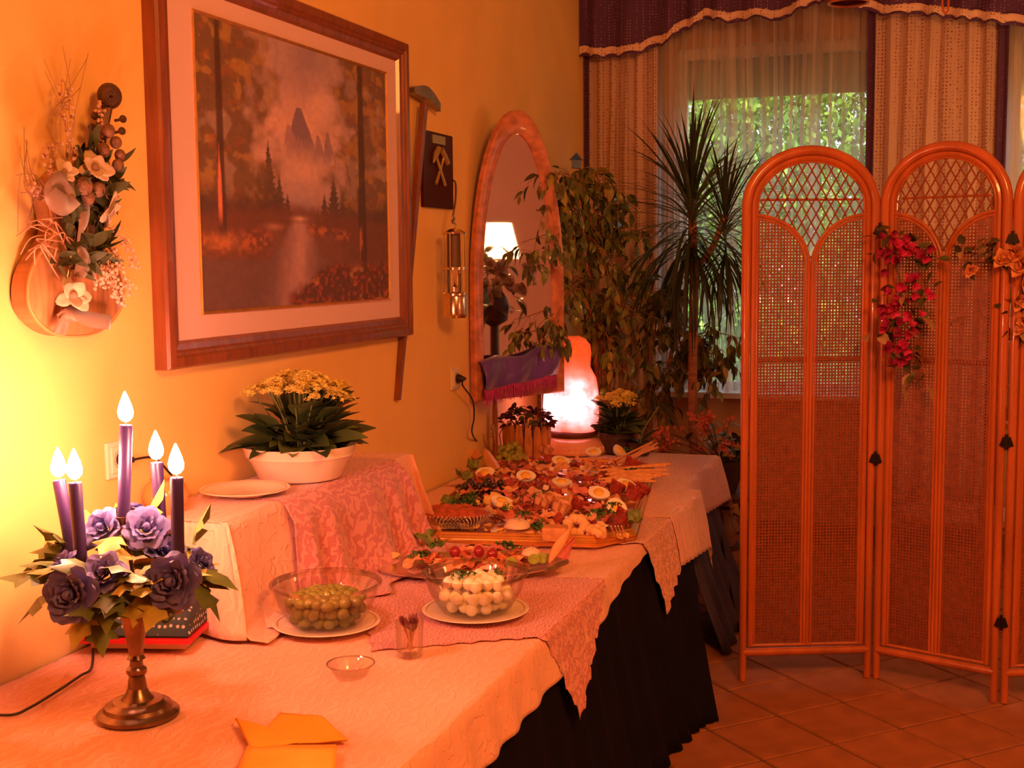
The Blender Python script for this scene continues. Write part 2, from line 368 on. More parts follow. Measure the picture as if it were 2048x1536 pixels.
R0 = (oy0, oy1, oz0, oz1)
molding(R0, [(0, .001), (0, .040), (.006, .048), (.030, .050), (.036, .043), (.044, .043), (.050, .036), (.066, .034), (.074, .022), (.074, .001)], 'frame_rail', m_frame, pf)
py0 = on_x(390, 300, .02).y-.0; py0 = on_x(394, 320, .02).y; py1 = on_x(773, 370, .02).y; pz1 = (on_x(390, 24, .02).z+on_x(771, 150, .02).z)/2; pz0 = (on_x(775, 600, .02).z+on_x(399, 619.5, .02).z)/2
iy0, iy1, iz0, iz1 = oy0+.07, oy1-.07, oz0+.07, oz1-.07
mt = MB()
for (a, b, c, d) in ((iy0, iy1, iz0, pz0), (iy0, iy1, pz1, iz1), (iy0, py0, pz0, pz1), (py1, iy1, pz0, pz1)): mt.box((.020, (a+b)/2, (c+d)/2), (.004, b-a, d-c))
keep(mt.build('mat_board', m_mat, smooth=False), pf)
molding((py0-.008, py1+.008, pz0-.008, pz1+.008), [(0, .018), (0, .026), (.004, .028), (.009, .023), (.009, .018)], 'gold_fillet', m_gold, pf)
# the canvas: a flat forest landscape painted as colours on a fine grid of points
NU, NV = 380, 260
def vnoise(u, v, s, seed=0, sv=None):
    sv = sv or s; rg = np.random.RandomState(seed); G = rg.rand(int(sv)+3, int(s)+3)
    x = u*s; y = v*sv; xi = x.astype(int); yi = y.astype(int); fx_ = x-xi; fy = y-yi; fx_ = fx_*fx_*(3-2*fx_); fy = fy*fy*(3-2*fy)
    return (G[yi, xi]*(1-fx_)+G[yi, xi+1]*fx_)*(1-fy)+(G[yi+1, xi]*(1-fx_)+G[yi+1, xi+1]*fx_)*fy
def fbm(u, v, s, seed, sv=None, o=4):
    r = 0; a = .5; sv = sv or s
    for i in range(o): r = r+a*vnoise(u, v, s*2**i, seed+i, sv*2**i); a /= 2
    return r/(1-.5**o)
jj, ii = np.mgrid[0:NV+1, 0:NU+1]; U = ii/NU; V = jj/NV
def sm(a, b, x): t = np.clip((x-a)/(b-a), 0, 1); return t*t*(3-2*t)
def mixc(C, col, m): return C*(1-m[..., None])+np.array(col)*m[..., None]
n1 = fbm(U, V, 5, 1); n2 = fbm(U, V, 22, 5); n3 = fbm(U, V, 60, 9); nvr = fbm(U, V, 40, 20, 6); nh = fbm(U, V, 8, 33, 60)
C = np.zeros(U.shape+(3,))+np.array((.30, .25, .27)); C = mixc(C, (.46, .37, .34), sm(.35, .7, n1)); C = mixc(C, (.20, .17, .24), sm(.12, .0, abs(U-.50+.12*(n1-.5)))*sm(.35, .05, V)*.7)
# glowing mist below the mountain
C = mixc(C, (.62, .42, .30), np.exp(-((U-.47)/.19)**2-((V-.40)/.17)**2)*.95*sm(.2, .7, n1+.2))
# peaks
for (cx, top, bot, wd, cc) in ((.47, .235, .46, .10, (.17, .14, .19)), (.415, .31, .42, .05, (.28, .2, .22)), (.57, .33, .46, .045, (.24, .19, .23)), (.625, .31, .47, .045, (.22, .18, .23))):
    hgt = (V-top)/(bot-top); wv = wd*(.12+.9*np.clip(hgt, 0, 1))*(1+.5*(n2-.5)); mk = sm(.006, -.004, abs(U-cx-.015*hgt)-wv)*(hgt > 0)*sm(1.05, .45, hgt)
    C = mixc(C, cc, mk); C = mixc(C, (.70, .50, .38), mk*sm(.55, .75, nvr)*sm(.25, .8, hgt)*.8)
# distant forest haze either side, centre gorge
C = mixc(C, (.24, .17, .16), sm(.47, .66, V+.12*(n1-.5))*sm(.62, .5, abs(U-.48)*.9)*.75)
C = mixc(C, (.30, .26, .30), np.exp(-((U-.475)/.05)**2)*sm(.45, .6, V)*sm(.78, .6, V)*.8)
def fir(C, cx, top, bot, wd, col, seed):
    h = np.clip((V-top)/(bot-top), 0, 1); teeth = .45+.9*abs(((V-top)*46+n3*1.2) % 1-.5)+.3*(n3-.5)
    mk = sm(.004, -.004, abs(U-cx)-wd*h*teeth)*(V > top)*sm(bot+.03, bot-.02, V); return mixc(C, col, mk*.95)
for a in ((.31, .38, .70, .085), (.36, .50, .71, .07), (.40, .57, .71, .05), (.26, .50, .72, .08), (.22, .55, .72, .08), (.60, .56, .71, .06), (.655, .48, .71, .08), (.71, .54, .73, .08), (.56, .62, .71, .035), (.76, .5, .73, .08)): C = fir(C, *a, (.065, .045, .03), 1)
fb = fbm(U, V, 14, 50)
# tree masses with olive/rust foliage
ml = sm(.40, .24, U+.30*(fb-.5)+.05*sm(.1, .5, V)); C = mixc(C, (.12, .08, .035), ml*sm(.80, .62, V)*.95)
mr_ = sm(.60, .74, U+.30*(fb-.5)-.02*sm(.1, .5, V)); C = mixc(C, (.12, .08, .04), mr_*sm(.95, .8, V)*.93)
both = np.clip(ml+mr_, 0, 1)*sm(.72, .5, V); C = mixc(C, (.30, .20, .06), both*sm(.52, .66, n2)*.8); C = mixc(C, (.24, .10, .04), both*sm(.60, .72, fbm(U, V, 30, 71))*.5); C = mixc(C, (.34, .30, .26), both*sm(.62, .72, fbm(U, V, 9, 90))*.45)
# forest floor, banks
C = mixc(C, (.07, .04, .03), sm(.55, .68, V+.08*(n1-.5))*sm(.20, .02, abs(U-.5)*-1+.32)*.9)
bank = sm(.60, .66, V-.10*abs(U-.47)+.03*n2); C = mixc(C, (.13, .06, .035), bank*.9)
# river
rw = .03+.20*sm(.66, 1.0, V)**.8+.02*(nh-.5); rc = .46-.04*sm(.7, 1, V); river = sm(.03, -.02, abs(U-rc-.02*(n1-.5))-rw)*sm(.665, .69, V)
rivL = sm(.80, .83, V+.02*(n2-.5)-.04*U)*(U < .6); river = np.clip(river+rivL, 0, 1)
wat = np.zeros_like(C)+np.array((.12, .075, .065)); wat = mixc(wat, (.40, .28, .27), np.exp(-((U-rc-.01)/(.045+.05*V))**2)*(.5+.6*(nvr-.3))); C = C*(1-river[..., None])+wat*river[..., None]
C = mixc(C, (.55, .40, .30), np.exp(-((U-.46)/.035)**2-((V-.665)/.009)**2)*.8); C = mixc(C, (.42, .24, .17), np.exp(-((U-.33)/.04)**2-((V-.70)/.012)**2)*.7)
C = mixc(C, (.34, .12, .05), sm(.06, .0, abs(V-.755-.05*(.28-U)-.02*(n2-.5)))*(sm(.34, .28, U))*sm(.45, .65, n3)*.8)
C = mixc(C, (.42, .16, .06), sm(.03, .0, abs(V-.70-.12*(U-.5)))*sm(.48, .54, U)*sm(.78, .7, U)*sm(.4, .6, n3)*.8)
# big trunks
for (cx, v0, v1, wd, lit0, lit1) in ((.095, .0, .74, .014, .42, .72), (.83, .0, .86, .019, .60, .88)):
    mk = sm(.005, -.004, abs(U-cx-.006*(nvr-.5))-wd*(.7+.7*V)); mk = mk*(V < v1); C = mixc(C, (.055, .03, .02), mk*.9)
    li = sm(.004, -.003, abs(U-cx+wd*.5)-wd*.55*sm(lit0, (lit0+lit1)/2, V))*(V > lit0)*sm(lit1, lit1-.08, V); C = mixc(C, (.58, .22, .11), li*.9*sm(.2, .5, nvr))
C = mixc(C, (.62, .30, .08), np.exp(-((U-.785)/.05)**2-((V-.875)/.02)**2)*.8); C = mixc(C, (.42, .19, .06), np.exp(-((U-.09)/.08)**2-((V-.76)/.03)**2)*.6)
# lower right bushes
bush = sm(.0, .03, V-.93+.10*sm(.42, .62, U)-.05*(n2-.5))*sm(.38, .44, U+.02*n3); C = mixc(C, (.09, .04, .025), bush); C = mixc(C, (.26, .07, .035), bush*sm(.5, .7, n3)*.7); C = mixc(C, (.5, .28, .1), bush*sm(.68, .8, n2)*.5)
C = np.clip(C*(.86+.28*n3[..., None])*np.array((1.45, 1.18, 1.35)), 0, 1)
me = bpy.data.meshes.new('canvas'); vs = np.stack([np.full(U.size, .0215), (py0+(py1-py0)*U).ravel(), (pz1-(pz1-pz0)*V).ravel()], 1)
me.vertices.add(U.size); me.vertices.foreach_set('co', vs.ravel()); idx = np.arange(U.size).reshape(U.shape); q = np.stack([idx[1:, :-1], idx[1:, 1:], idx[:-1, 1:], idx[:-1, :-1]], -1).reshape(-1, 4)
me.loops.add(q.size); me.loops.foreach_set('vertex_index', q.ravel().astype(np.int32)); me.polygons.add(len(q)); me.polygons.foreach_set('loop_start', np.arange(0, q.size, 4, dtype=np.int32)); me.update(); me.validate()
ca = me.color_attributes.new('paint', 'FLOAT_COLOR', 'POINT'); ca.data.foreach_set('color', np.concatenate([C.reshape(-1, 3), np.ones((U.size, 1))], 1).ravel().astype(np.float32))
m_paint = M('oil_paint', (.2, .15, .1), .5, bump=.15, bs=220, spec=.3); nd, lk, b = nodes(m_paint); at_ = nd.new('ShaderNodeAttribute'); at_.attribute_name = 'paint'; lk.new(at_.outputs['Color'], b.inputs['Base Color'])
me.materials.append(m_paint); cv = put('canvas', me); keep(cv, pf)

# ================================================================ PIT HAMMER HANGING BESIDE THE PAINTING
m_hw = M('handle_wood', (.24, .07, .022), .4, var=.3, vs=9, coat=.2, stretch=(6, 6, 1))
m_iron = M('old_steel', (.34, .26, .18), .38, metal=.8, var=.3, vs=30)
a = on_x(848, 208, .035); b = on_x(795, 800, .012)
hm = thing('pit_hammer', 'long handled miner pick hammer hanging on the wall at the right edge of the painting', 'hammer', (a.x, a.y, a.z))
d = b-a
hb = MB(); wv = Vector((0, 1, 0)); N_ = 14
ring = []
for i in range(N_+1):
    t = i/N_; c = d*t; hwid = .034*(1-t)+.018*t+.004*math.sin(t*PI); th = .011
    ring.append([c+Vector((sx*th, sy*hwid/2, 0)) for sx, sy in ((-1, -1), (-1, 1), (1, 1), (1, -1))])
vs = [p for r in ring for p in r]; fs = [(i*4+k, i*4+(k+1) % 4, i*4+4+(k+1) % 4, i*4+4+k) for i in range(N_) for k in range(4)]+[(0, 3, 2, 1), (N_*4, N_*4+1, N_*4+2, N_*4+3)]
hb.add(vs, fs).build('handle', m_hw, hm, smooth=False)
p0 = on_x(824, 180, .035)-a; p1 = on_x(876, 215, .035)-a
hd_ = MB(); pts = [p0, p0*.55+p1*.45+Vector((0, 0, .018)), p1]; C_ = catmull(pts, 8); L = len(C_); vs = []; fs = []
for i, p in enumerate(C_):
    t = i/(L-1); hh = .006+.032*math.sin(PI*min(1, t*.75+.12))**1.2 if t < .85 else .026; tt = .008+.013*math.sin(PI*min(1, t*.8+.1))
    vs += [p+Vector((sx*tt, 0, sz*hh/1.6)) for sx, sz in ((-1, -1), (-1, 1), (1, 1), (1, -1))]
fs = [(i*4+k, i*4+(k+1) % 4, i*4+4+(k+1) % 4, i*4+4+k) for i in range(L-1) for k in range(4)]+[(0, 3, 2, 1), ((L-1)*4, (L-1)*4+1, (L-1)*4+2, (L-1)*4+3)]
hd_.add(vs, fs).build('hammer_head', m_iron, hm)

# ================================================================ PLAQUE WITH CROSSED HAMMERS
c0 = on_x(845, 258, .014); c1 = on_x(907, 419, .014)
pq = thing('wall_plaque', 'dark red glossy plaque with crossed hammers emblem on the wall behind the hammer handle', 'plaque', (.0, (c0.y+c1.y)/2, (c0.z+c1.z)/2))
pw, ph_ = c1.y-c0.y, c0.z-c1.z
bd = MB().box((.008, 0, 0), (.015, pw, ph_)).build('board', M('lacquer_red', (.06, .005, .005), .35, coat=.0, spec=.12), pq, smooth=False)
md = bd.modifiers.new('bevel', 'BEVEL'); md.width = .004; md.segments = 3
MB().box((.0175, 0, ph_*.405), (.004, pw*.42, ph_*.11)).build('name_plate', M('brass_dull', (.50, .36, .14), .35, metal=.7), pq, smooth=False)
for s, kind in ((1, 0), (-1, 1)):
    hh = MB(); A = Vector((.020+.003*kind, -s*.045, -ph_*.19)); B = Vector((.020+.003*kind, s*.05, ph_*.20))
    hh.tube([A, B], [.008, .006], 8); dd = (B-A).normalized(); nn = Vector((0, dd.z, -dd.y))
    hh.tube([B-nn*.042-dd*(.012 if kind else 0), B, B+nn*.042], [.004 if kind else .013, .014, .013], 8)
    hh.build('crossed_hammer', MATS['brass_dull'], pq)

# ================================================================ MINER'S LAMP ON ITS HOOK
LX = .10
lt = on_x(908, 462, LX); lb = on_x(908, 636, LX); lz = lt.z-lb.z
ml_ = thing('miners_lamp', 'nickel and brass miner safety lamp hanging from a hook beside the mirror', 'lamp', (LX, lt.y, lb.z))
m_nick = M('nickel', (.80, .62, .42), .18, metal=1., var=.1, vs=40); m_mesh = M('lamp_gauze', (.16, .09, .05), .6, metal=.5); Rl = .048
MB().lathe([(0, 0), (Rl*.9, 0), (Rl*.98, .01), (Rl, lz*.05), (Rl, lz*.22), (Rl*.95, lz*.25), (Rl*1.05, lz*.26), (Rl*1.05, lz*.285), (Rl*.8, lz*.30), (0, lz*.30)], n=32).build('fuel_base', m_nick, ml_)
MB().lathe([(Rl*.62, lz*.30), (Rl*.66, lz*.42), (Rl*.62, lz*.56)], n=24).build('glass_chimney', glass_mat('lamp_glass', (1, .9, .8), .9), ml_)
MB().lathe([(0, lz*.3), (.012, lz*.3), (.012, lz*.36), (.004, lz*.38), (.0, lz*.44)], n=14).build('wick_holder', m_nick, ml_)
MB().lathe([(Rl, lz*.555), (Rl, lz*.585), (Rl*.6, lz*.59)], n=28).build('collar', m_nick, ml_)
MB().lathe([(Rl*.62, lz*.585), (Rl*.58, lz*.97), (0, lz*.975)], n=24).build('gauze_cylinder', m_mesh, ml_)
MB().lathe([(Rl*.95, lz*.965), (Rl*.98, lz*.985), (Rl*.5, lz*1.02), (0, lz*1.03)], n=28).build('top_cap', m_nick, ml_)
for k in range(6):
    a_ = PI/6+PI/3*k; ca_, sa_ = math.cos(a_)*Rl*.93, math.sin(a_)*Rl*.93
    MB().tube([(ca_, sa_, lz*.26), (ca_, sa_, lz*.98)], .0030, 6).build('guard_rod', m_nick, ml_)
pts = catmull([(0, 0, lz*1.02), (.006, .008, lz*1.06), (.0, .0, lz*1.10), (-.004, -.008, lz*1.14), (0, 0, lz*1.18)], 5)
MB().tube(pts, .003, 6).build('swivel_ring', m_iron, ml_)
q0 = on_x(903, 446, LX-.01)-Vector(ml_.location); q1 = on_x(911, 400, .08)-Vector(ml_.location); q2 = on_x(911, 366, .03)-Vector(ml_.location); q3 = on_x(903, 360, .002)-Vector(ml_.location)
MB().tube(catmull([(.0, .004, lz*1.15), (0.004, -.014, lz*1.10), q0+Vector((0, .01, .01)), q1, q2, q3], 6), .0042, 8).build('hook', m_iron, ml_)

# ================================================================ WALL SOCKETS WITH PLUGS AND CABLES
m_plast = M('socket_plastic', (.82, .66, .50), .35); m_blk = M('black_rubber', (.02, .01, .01), .45)
def socket(px, py, label, plug=True):
    p = on_x(px, py, .0); s = thing('wall_socket', label, 'socket', (0, p.y, p.z)); w_ = .082*1.15
    o = MB().box((.005, 0, 0), (.010, w_, w_)).build('cover_plate', m_plast, s, smooth=False); md = o.modifiers.new('b', 'BEVEL'); md.width = .003; md.segments = 2
    o = MB().box((.0115, 0, 0), (.005, w_*.72, w_*.72)).build('inner_plate', m_plast, s, smooth=False); md = o.modifiers.new('b', 'BEVEL'); md.width = .002; md.segments = 2
    MB().lathe([(.026, .0), (.024, .004), (.020, -.001), (0, -.001)], (0, 0, 0), 24, mx=Matrix.Translation((.0135, 0, 0)) @ Matrix.Rotation(PI/2, 4, 'Y')).build('well', M('socket_well', (.35, .22, .16), .5), s)
    return p
s2 = socket(908, 757, 'wall socket with black plug at the left foot of the mirror frame')
s1 = socket(232, 918, 'wall socket behind the tallest candle')
def cable(name, label, pts, r=.0036, mat=None, plug=None):
    t = thing(name, label, 'cable', pts[0]); P = [Vector(p)-Vector(pts[0]) for p in pts]
    MB().tube(catmull(P, 8), r, 8).build('cord', mat or m_blk, t)
    if plug: MB().lathe([(0, 0), (.018, 0), (.019, .012), (.012, .026), (.006, .040), (0, .042)], n=16, mx=Matrix.Translation(plug-Vector(pts[0])) @ Matrix.Rotation(PI/2, 4, 'Y')).build('plug', m_blk, t)
    return t
p = s2
cable('power_cable', 'thin black cable running from the far socket down to the salt lamp', [p+Vector((.05, 0, 0)), on_x(925, 770, .07), on_x(945, 800, .05), on_x(948, 835, .04), on_x(944, 865, .05), on_y(958, 886, 5.30), on_y(985, 897, 5.45), (.10, 5.62, .70), (.16, 5.8, .69)], plug=p+Vector((.014, 0, 0)))
p = s1
cable('power_cable', 'thin cable leaving the socket behind the candles to the right', [p+Vector((.05, 0, 0)), p+Vector((.06, .06, -.002)), on_x(320, 925, .05), on_x(350, 960, .04), on_x(372, 1000, .03), on_x(380, 1030, .012)], .003, plug=p+Vector((.014, 0, 0)))

# ================================================================ VIOLIN-SHAPED DRIED FLOWER WALL DECORATION
vroot = thing('violin_wall_decoration', 'violin shaped wooden wall decoration with dried magnolias twigs and ribbons', 'wall decoration', (0, 2.56, 1.74))
m_vwood = M('violin_wood', (.46, .20, .08), .35, var=.35, vs=5, coat=.4, stretch=(1, 14, 2)); m_vdark = M('violin_dark', (.10, .045, .025), .45, var=.3, vs=14)
PV = lambda px, py, x=.03: on_x(px, py, x)-Vector(vroot.location)
outline = [(125, 672), (165, 668), (200, 650), (226, 615), (232, 580), (222, 545), (196, 520), (182, 498), (184, 470), (200, 440), (214, 412), (216, 378), (205, 340), (196, 320), (182, 308), (160, 312), (128, 326), (98, 352), (82, 388), (86, 425), (92, 455), (84, 480), (62, 510), (44, 545), (38, 585), (44, 620), (66, 650), (94, 667)]
o3 = catmull([PV(x, y, .03) for x, y in outline], 4, True)
bm_ = MB(); n = len(o3); cen = sum(o3, Vector())/n
vs = [(.008, p.y, p.z) for p in o3]+[(.052, p.y, p.z) for p in o3]
ins = [(.060, cen.y+(p.y-cen.y)*.93, cen.z+(p.z-cen.z)*.96) for p in o3]; vs += ins+[(.072, cen.y, cen.z)]
fs = [(i, (i+1) % n, n+(i+1) % n, n+i) for i in range(n)]+[(n+i, n+(i+1) % n, 2*n+(i+1) % n, 2*n+i) for i in range(n)]+[(2*n+i, 2*n+(i+1) % n, 3*n) for i in range(n)]
bm_.add(vs, fs); bm_.build('body', m_vwood, vroot)
MB().tube([p+Vector((.025, 0, 0)) for p in [Vector((.028, q.y, q.z)) for q in o3]], .0045, 6, closed=True).build('rim', M('rim_wood', (.62, .27, .10), .3, coat=.4), vroot)
nk = MB(); nk.tube([PV(150, 480, .075), PV(168, 380, .078), PV(196, 290, .07), PV(212, 215, .06)], [.022, .020, .018, .016], 10); nk.build('neck', m_vdark, vroot)
sc = MB(); sc.ball(PV(219, 192, .055), (.026, .035, .032), 16, 10)
cv_ = [PV(219+14*math.cos(t)*(1-t/16), 192+17*math.sin(t)*(1-t/16), .085) for t in [i*.5 for i in range(26)]]; sc.tube(cv_, .006, 6); sc.build('scroll', m_vdark, vroot)
for (x, y) in ((246, 238), (244, 262), (190, 232), (184, 255)):
    q = PV(x, y, .06); MB().tube([PV(x*.45+218*.55, y+3, .06), q], .004, 6).ball(q, (.007, .013, .010), 10, 6).build('tuning_peg', m_vdark, vroot)
for k in range(4): MB().tube([PV(118+7*k, 640, .082), PV(165+4*k, 400, .098), PV(212+3*k, 215, .085)], .0007, 4).build('string', m_nick, vroot)
MB().box(PV(140, 632, .085), (.018, .05, .012)).build('bridge', m_vwood, vroot, smooth=False)
m_pet = M('dried_petal', (.54, .38, .25), .7, var=.2, vs=30, sheen=.3); m_petd = M('petal_throat', (.30, .17, .12), .8)
def magnolia(c, r, nrm, k):
    rs = random.Random(k); base = MB()
    q = Vector(nrm).normalized().to_track_quat('Z', 'Y').to_matrix().to_4x4(); X = Matrix.Translation(c) @ q
    for i in range(7):
        a0 = 2*PI*i/7+rs.uniform(-.2, .2); op = .55 if i % 2 else .95; L = r*rs.uniform(.9, 1.15)
        def fn(u, v, a0=a0, op=op, L=L):
            wv = L*.62*math.sin(PI*min(1, .15+v*.8))*(u-.5); rad = L*math.sin(op*v*1.2)*.95; zz = L*(.75*v*(1.25-op)+.15*math.cos(3*(u-.5))*v-.25*v*v)+.25*abs(u-.5)*L
            return (rad*math.cos(a0)-wv*math.sin(a0), rad*math.sin(a0)+wv*math.cos(a0), zz)
        base.grid(fn, 5, 6, X)
    o = base.build('magnolia', m_pet, vroot); solid(o, .0015)
    MB().ball(X @ Vector((0, 0, r*.16)), r*.22, 10, 7).build('throat', m_petd, o)
magnolia(PV(186, 338, .12), .052, (1, -.5, .35), 1); magnolia(PV(212, 418, .12), .055, (1, .4, -.5), 2); magnolia(PV(140, 592, .11), .056, (1, -.3, .2), 3); magnolia(PV(180, 556, .10), .032, (.8, .5, .5), 4); magnolia(PV(128, 345, .11), .034, (.8, -.7, .4), 5); magnolia(PV(222, 385, .10), .032, (.9, .7, .3), 8)
m_dl = M('dark_dried_leaf', (.07, .075, .03), .6, var=.4, vs=20); lf = leaf_mb(.06, .024, .3, .2).mesh('dried_leaf', m_dl)
rs = random.Random(4)
for i in range(125):
    t = rs.random(); cpx = 150+rs.uniform(-45, 50)+40*(1-t); cpy = 300+t*240
    put('dried_leaf', lf, vroot, PV(cpx, cpy, rs.uniform(.075, .105)), dir_rot((rs.uniform(.1, .9), rs.uniform(-1, 1), rs.uniform(-1, 1)), rs.uniform(0, 6)), rs.uniform(.6, 1.2))
for i, (x, y, r) in enumerate(((168, 372, .020), (196, 378, .018), (176, 395, .016), (206, 300, .016), (232, 285, .014), (236, 330, .014), (216, 262, .016), (240, 310, .013))):
    MB().ball(PV(x, y, .12), (r, r, r*1.1), 12, 8).build('dried_pod', M('dried_pod', (.22, .10, .06), .6, var=.4, vs=60, bump=.5, bs=120), vroot)
m_tw = M('pink_twig', (.55, .26, .16), .6); m_ast = M('dried_blossom', (.62, .38, .29), .8, var=.2, vs=90)
def sprig(pts, n, spread, k, name='blossom_sprig', mat=None, bs_=.0045):
    rs = random.Random(k); P = catmull(pts, 6); m = MB(); m.cur = 0; m.tube(P, .0013, 5); m.cur = 1
    for i in range(n):
        p = P[int(rs.random()**.7*(len(P)-1))]+Vector((rs.uniform(-spread, spread)*.7, rs.uniform(-spread, spread), rs.uniform(-spread, spread))); m.ball(p, bs_*rs.uniform(.6, 1.2), 6, 4)
    o = m.build(name, [m_tw, mat or m_ast], vroot); return o
for k, pts in enumerate([[PV(196, 470, .09), PV(215, 520, .11), PV(224, 575, .12)], [PV(215, 480, .09), PV(240, 530, .12), PV(262, 590, .12)], [PV(205, 450, .09), PV(250, 480, .11), PV(272, 530, .11)], [PV(200, 500, .09), PV(205, 540, .12), PV(200, 575, .12)], [PV(215, 500, .1), PV(228, 560, .12), PV(240, 605, .11)],
     [PV(150, 330, .08), PV(140, 250, .09), PV(138, 175, .06)], [PV(140, 320, .08), PV(128, 240, .07), PV(122, 160, .05)], [PV(110, 360, .08), PV(95, 320, .08), PV(105, 290, .07)], [PV(110, 400, .08), PV(72, 385, .07), PV(58, 360, .05)], [PV(210, 330, .09), PV(205, 250, .10), PV(200, 210, .09)]]):
    sprig(pts, (60, 60, 40, 40, 50, 34, 22, 40, 40, 26)[k], .014, 30+k)
def ribbon(pts, wd, k, name='ribbon', mat=None):
    P = catmull([Vector(p) for p in pts], 6); vs = []; fs = []
    for i, p in enumerate(P):
        d_ = (P[min(i+1, len(P)-1)]-P[max(i-1, 0)]).normalized(); s_ = d_.cross(Vector((1, 0, 0))).normalized()*wd/2; tw = .5*math.sin(i*.35+k); vs += [p-s_+Vector((tw*wd*.4, 0, 0)), p+s_-Vector((tw*wd*.4, 0, 0))]
    for i in range(len(P)-1): fs.append((2*i, 2*i+1, 2*i+3, 2*i+2))
    o = MB().add(vs, fs).build(name, mat or M('brown_ribbon', (.24, .13, .085), .45, sheen=.4), vroot); solid(o, .0012); return o
ribbon([PV(165, 400, .10), PV(167, 440, .115), PV(160, 480, .11), PV(168, 520, .12), PV(158, 555, .11)], .034, 1)
ribbon([PV(150, 385, .11), PV(118, 362, .135), PV(100, 385, .14), PV(130, 412, .13), PV(148, 392, .12)], .045, 2)
ribbon([PV(120, 640, .09), PV(150, 628, .115), PV(185, 640, .11), PV(222, 645, .10)], .034, 3)
ribbon([PV(150, 625, .10), PV(130, 640, .1), PV(118, 668, .09)], .03, 4)
rs = random.Random(12)
for k in range(16):
    x = rs.uniform(95, 160); y = rs.uniform(430, 520)
    MB().tube(catmull([PV(x, y, .08), PV(x-25+rs.uniform(-30, 50), y+rs.uniform(-30, 10), .11), PV(x-50+rs.uniform(-20, 90), y+rs.uniform(-10, 50), .09)], 6), .0016, 5).build('curled_twig', m_tw, vroot)
for k in range(9):
    MB().tube(catmull([PV(130, 330, .07), PV(125+rs.uniform(-30, 25), 240, .07), PV(110+rs.uniform(-50, 80), rs.uniform(90, 190), .05)], 6), .0009, 4).build('fine_twig', M('grey_twig', (.34, .2, .12), .7), vroot)
for k in range(12):
    MB().tube(catmull([PV(100, 400, .07), PV(60+rs.uniform(-20, 20), 370+rs.uniform(-60, 40), .06), PV(rs.uniform(20, 70), rs.uniform(250, 480), .03)], 6), .0008, 4).build('fine_twig', MATS['grey_twig'], vroot)

# ================================================================ ARCHED MIRROR WITH FRINGED SHAWL
MA = .47; M0 = Vector((.012, 5.14, 0)); MD = Vector((math.sin(MA), math.cos(MA), 0)); MN = Vector((math.cos(MA), -math.sin(MA), 0))
def mir(px, py, off=0.):      # point of the mirror plane on a sight line -> (s along, z)
    d_ = _ray(px, py); P0 = M0+MN*off; t = (P0-CAM).dot(MN)/d_.dot(MN); P = CAM+d_*t; return Vector(((P-P0).dot(MD), P.z))
mw = mir(1119, 560).x; mtop = mir(1013, 219).y; mbot = mir(940, 803).y
mr = thing('arched_mirror', 'tall arched mirror in reddish wooden frame standing off the left wall', 'mirror', (M0.x, M0.y, 0), PI/2-MA)
MX = Matrix.Identity(4)   # local: x = along width, y: -normal, z up
m_mfr = M('mirror_frame_wood', (.62, .22, .12), .35, var=.35, vs=18, coat=.3, stretch=(1, 1, 1.5)); m_mir = M('silvered_glass', (.93, .86, .92), .02, metal=1.)
def arch(w_, top, bot, ins, n=26):
    a = w_/2-ins; zs = top-.82; pts = [(w_-ins, bot+ins), (w_-ins, zs)]
    for i in range(1, n): t = PI*i/n; pts.append((w_/2+a*math.cos(t), zs+(top-zs-ins*1.7)*math.sin(t)))
    pts += [(ins, zs), (ins, bot+ins)]; return pts
def loopgrid(rings):
    n = len(rings[0]); vs = [p for r in rings for p in r]; fs = [(k*n+i, k*n+(i+1) % n, (k+1)*n+(i+1) % n, (k+1)*n+i) for k in range(len(rings)-1) for i in range(n)]; return vs, fs
A = lambda ins, y: [(x, y, z) for x, z in arch(mw, mtop, mbot, ins)]
fwid = .062
rings = [A(0, 0), A(0, -.028), A(.006, -.034), A(fwid-.012, -.030), A(fwid, -.020), A(fwid, 0)]
MB().add(*loopgrid(rings)).build('frame', m_mfr, mr)
pl = arch(mw, mtop, mbot, fwid-.004); MB().add([(x, -.012, z) for x, z in pl], [tuple(range(len(pl)))]).build('mirror_glass', m_mir, mr, smooth=False)
MB().add([(x, .004, z) for x, z in arch(mw, mtop, mbot, .004)], [tuple(range(len(pl)))[::-1]]).build('back_board', m_hw, mr, smooth=False)
# easel leg that keeps it off the wall, down to the table
MB().tube([(mw*.25, -.004, mbot+.02), (mw*.25, .0, T+.004)], .012, 8).build('stand_leg', m_hw, mr); MB().tube([(mw*.75, -.004, mbot+.02), (mw*.75, .0, T+.004)], .012, 8).build('stand_leg', m_hw, mr)
sh = thing('fringed_shawl', 'blue satin shawl with purple fringe draped over the foot of the mirror', 'shawl', (M0.x, M0.y, 0), PI/2-MA)
m_sat = M('blue_satin', (.13, .06, .46), .28, sheen=.4, var=.25, vs=9); m_fr = M('purple_fringe', (.46, .03, .30), .6, var=.3, vs=60)
ztl, ztr = mir(960, 722).y, mir(1110, 690).y; zbl, zbr = mir(950, 776).y, mir(1110, 742).y
def shf(u, v):
    x = .012+(mw-.085)*u; zt = ztl+(ztr-ztl)*u+.012*math.sin(u*9); zb = zbl+(zbr-zbl)*u-.012*abs(math.sin(u*7+.6))
    if v < .35: t = v/.35; return (x, -.036-.022*math.sin(t*PI/2)-.012*math.sin(u*15), zt+.0-.02*t+.015*math.sin(u*6+1)*t)
    t = (v-.35)/.65; return (x, -.064-.010*math.sin(t*PI)-.014*math.sin(u*15+t*2), zt-.02+(zb-zt+.02)*t)
o = MB().grid(shf, 60, 20).build('satin', m_sat, sh); solid(o, .002)
f2 = MB(); rs = random.Random(3)
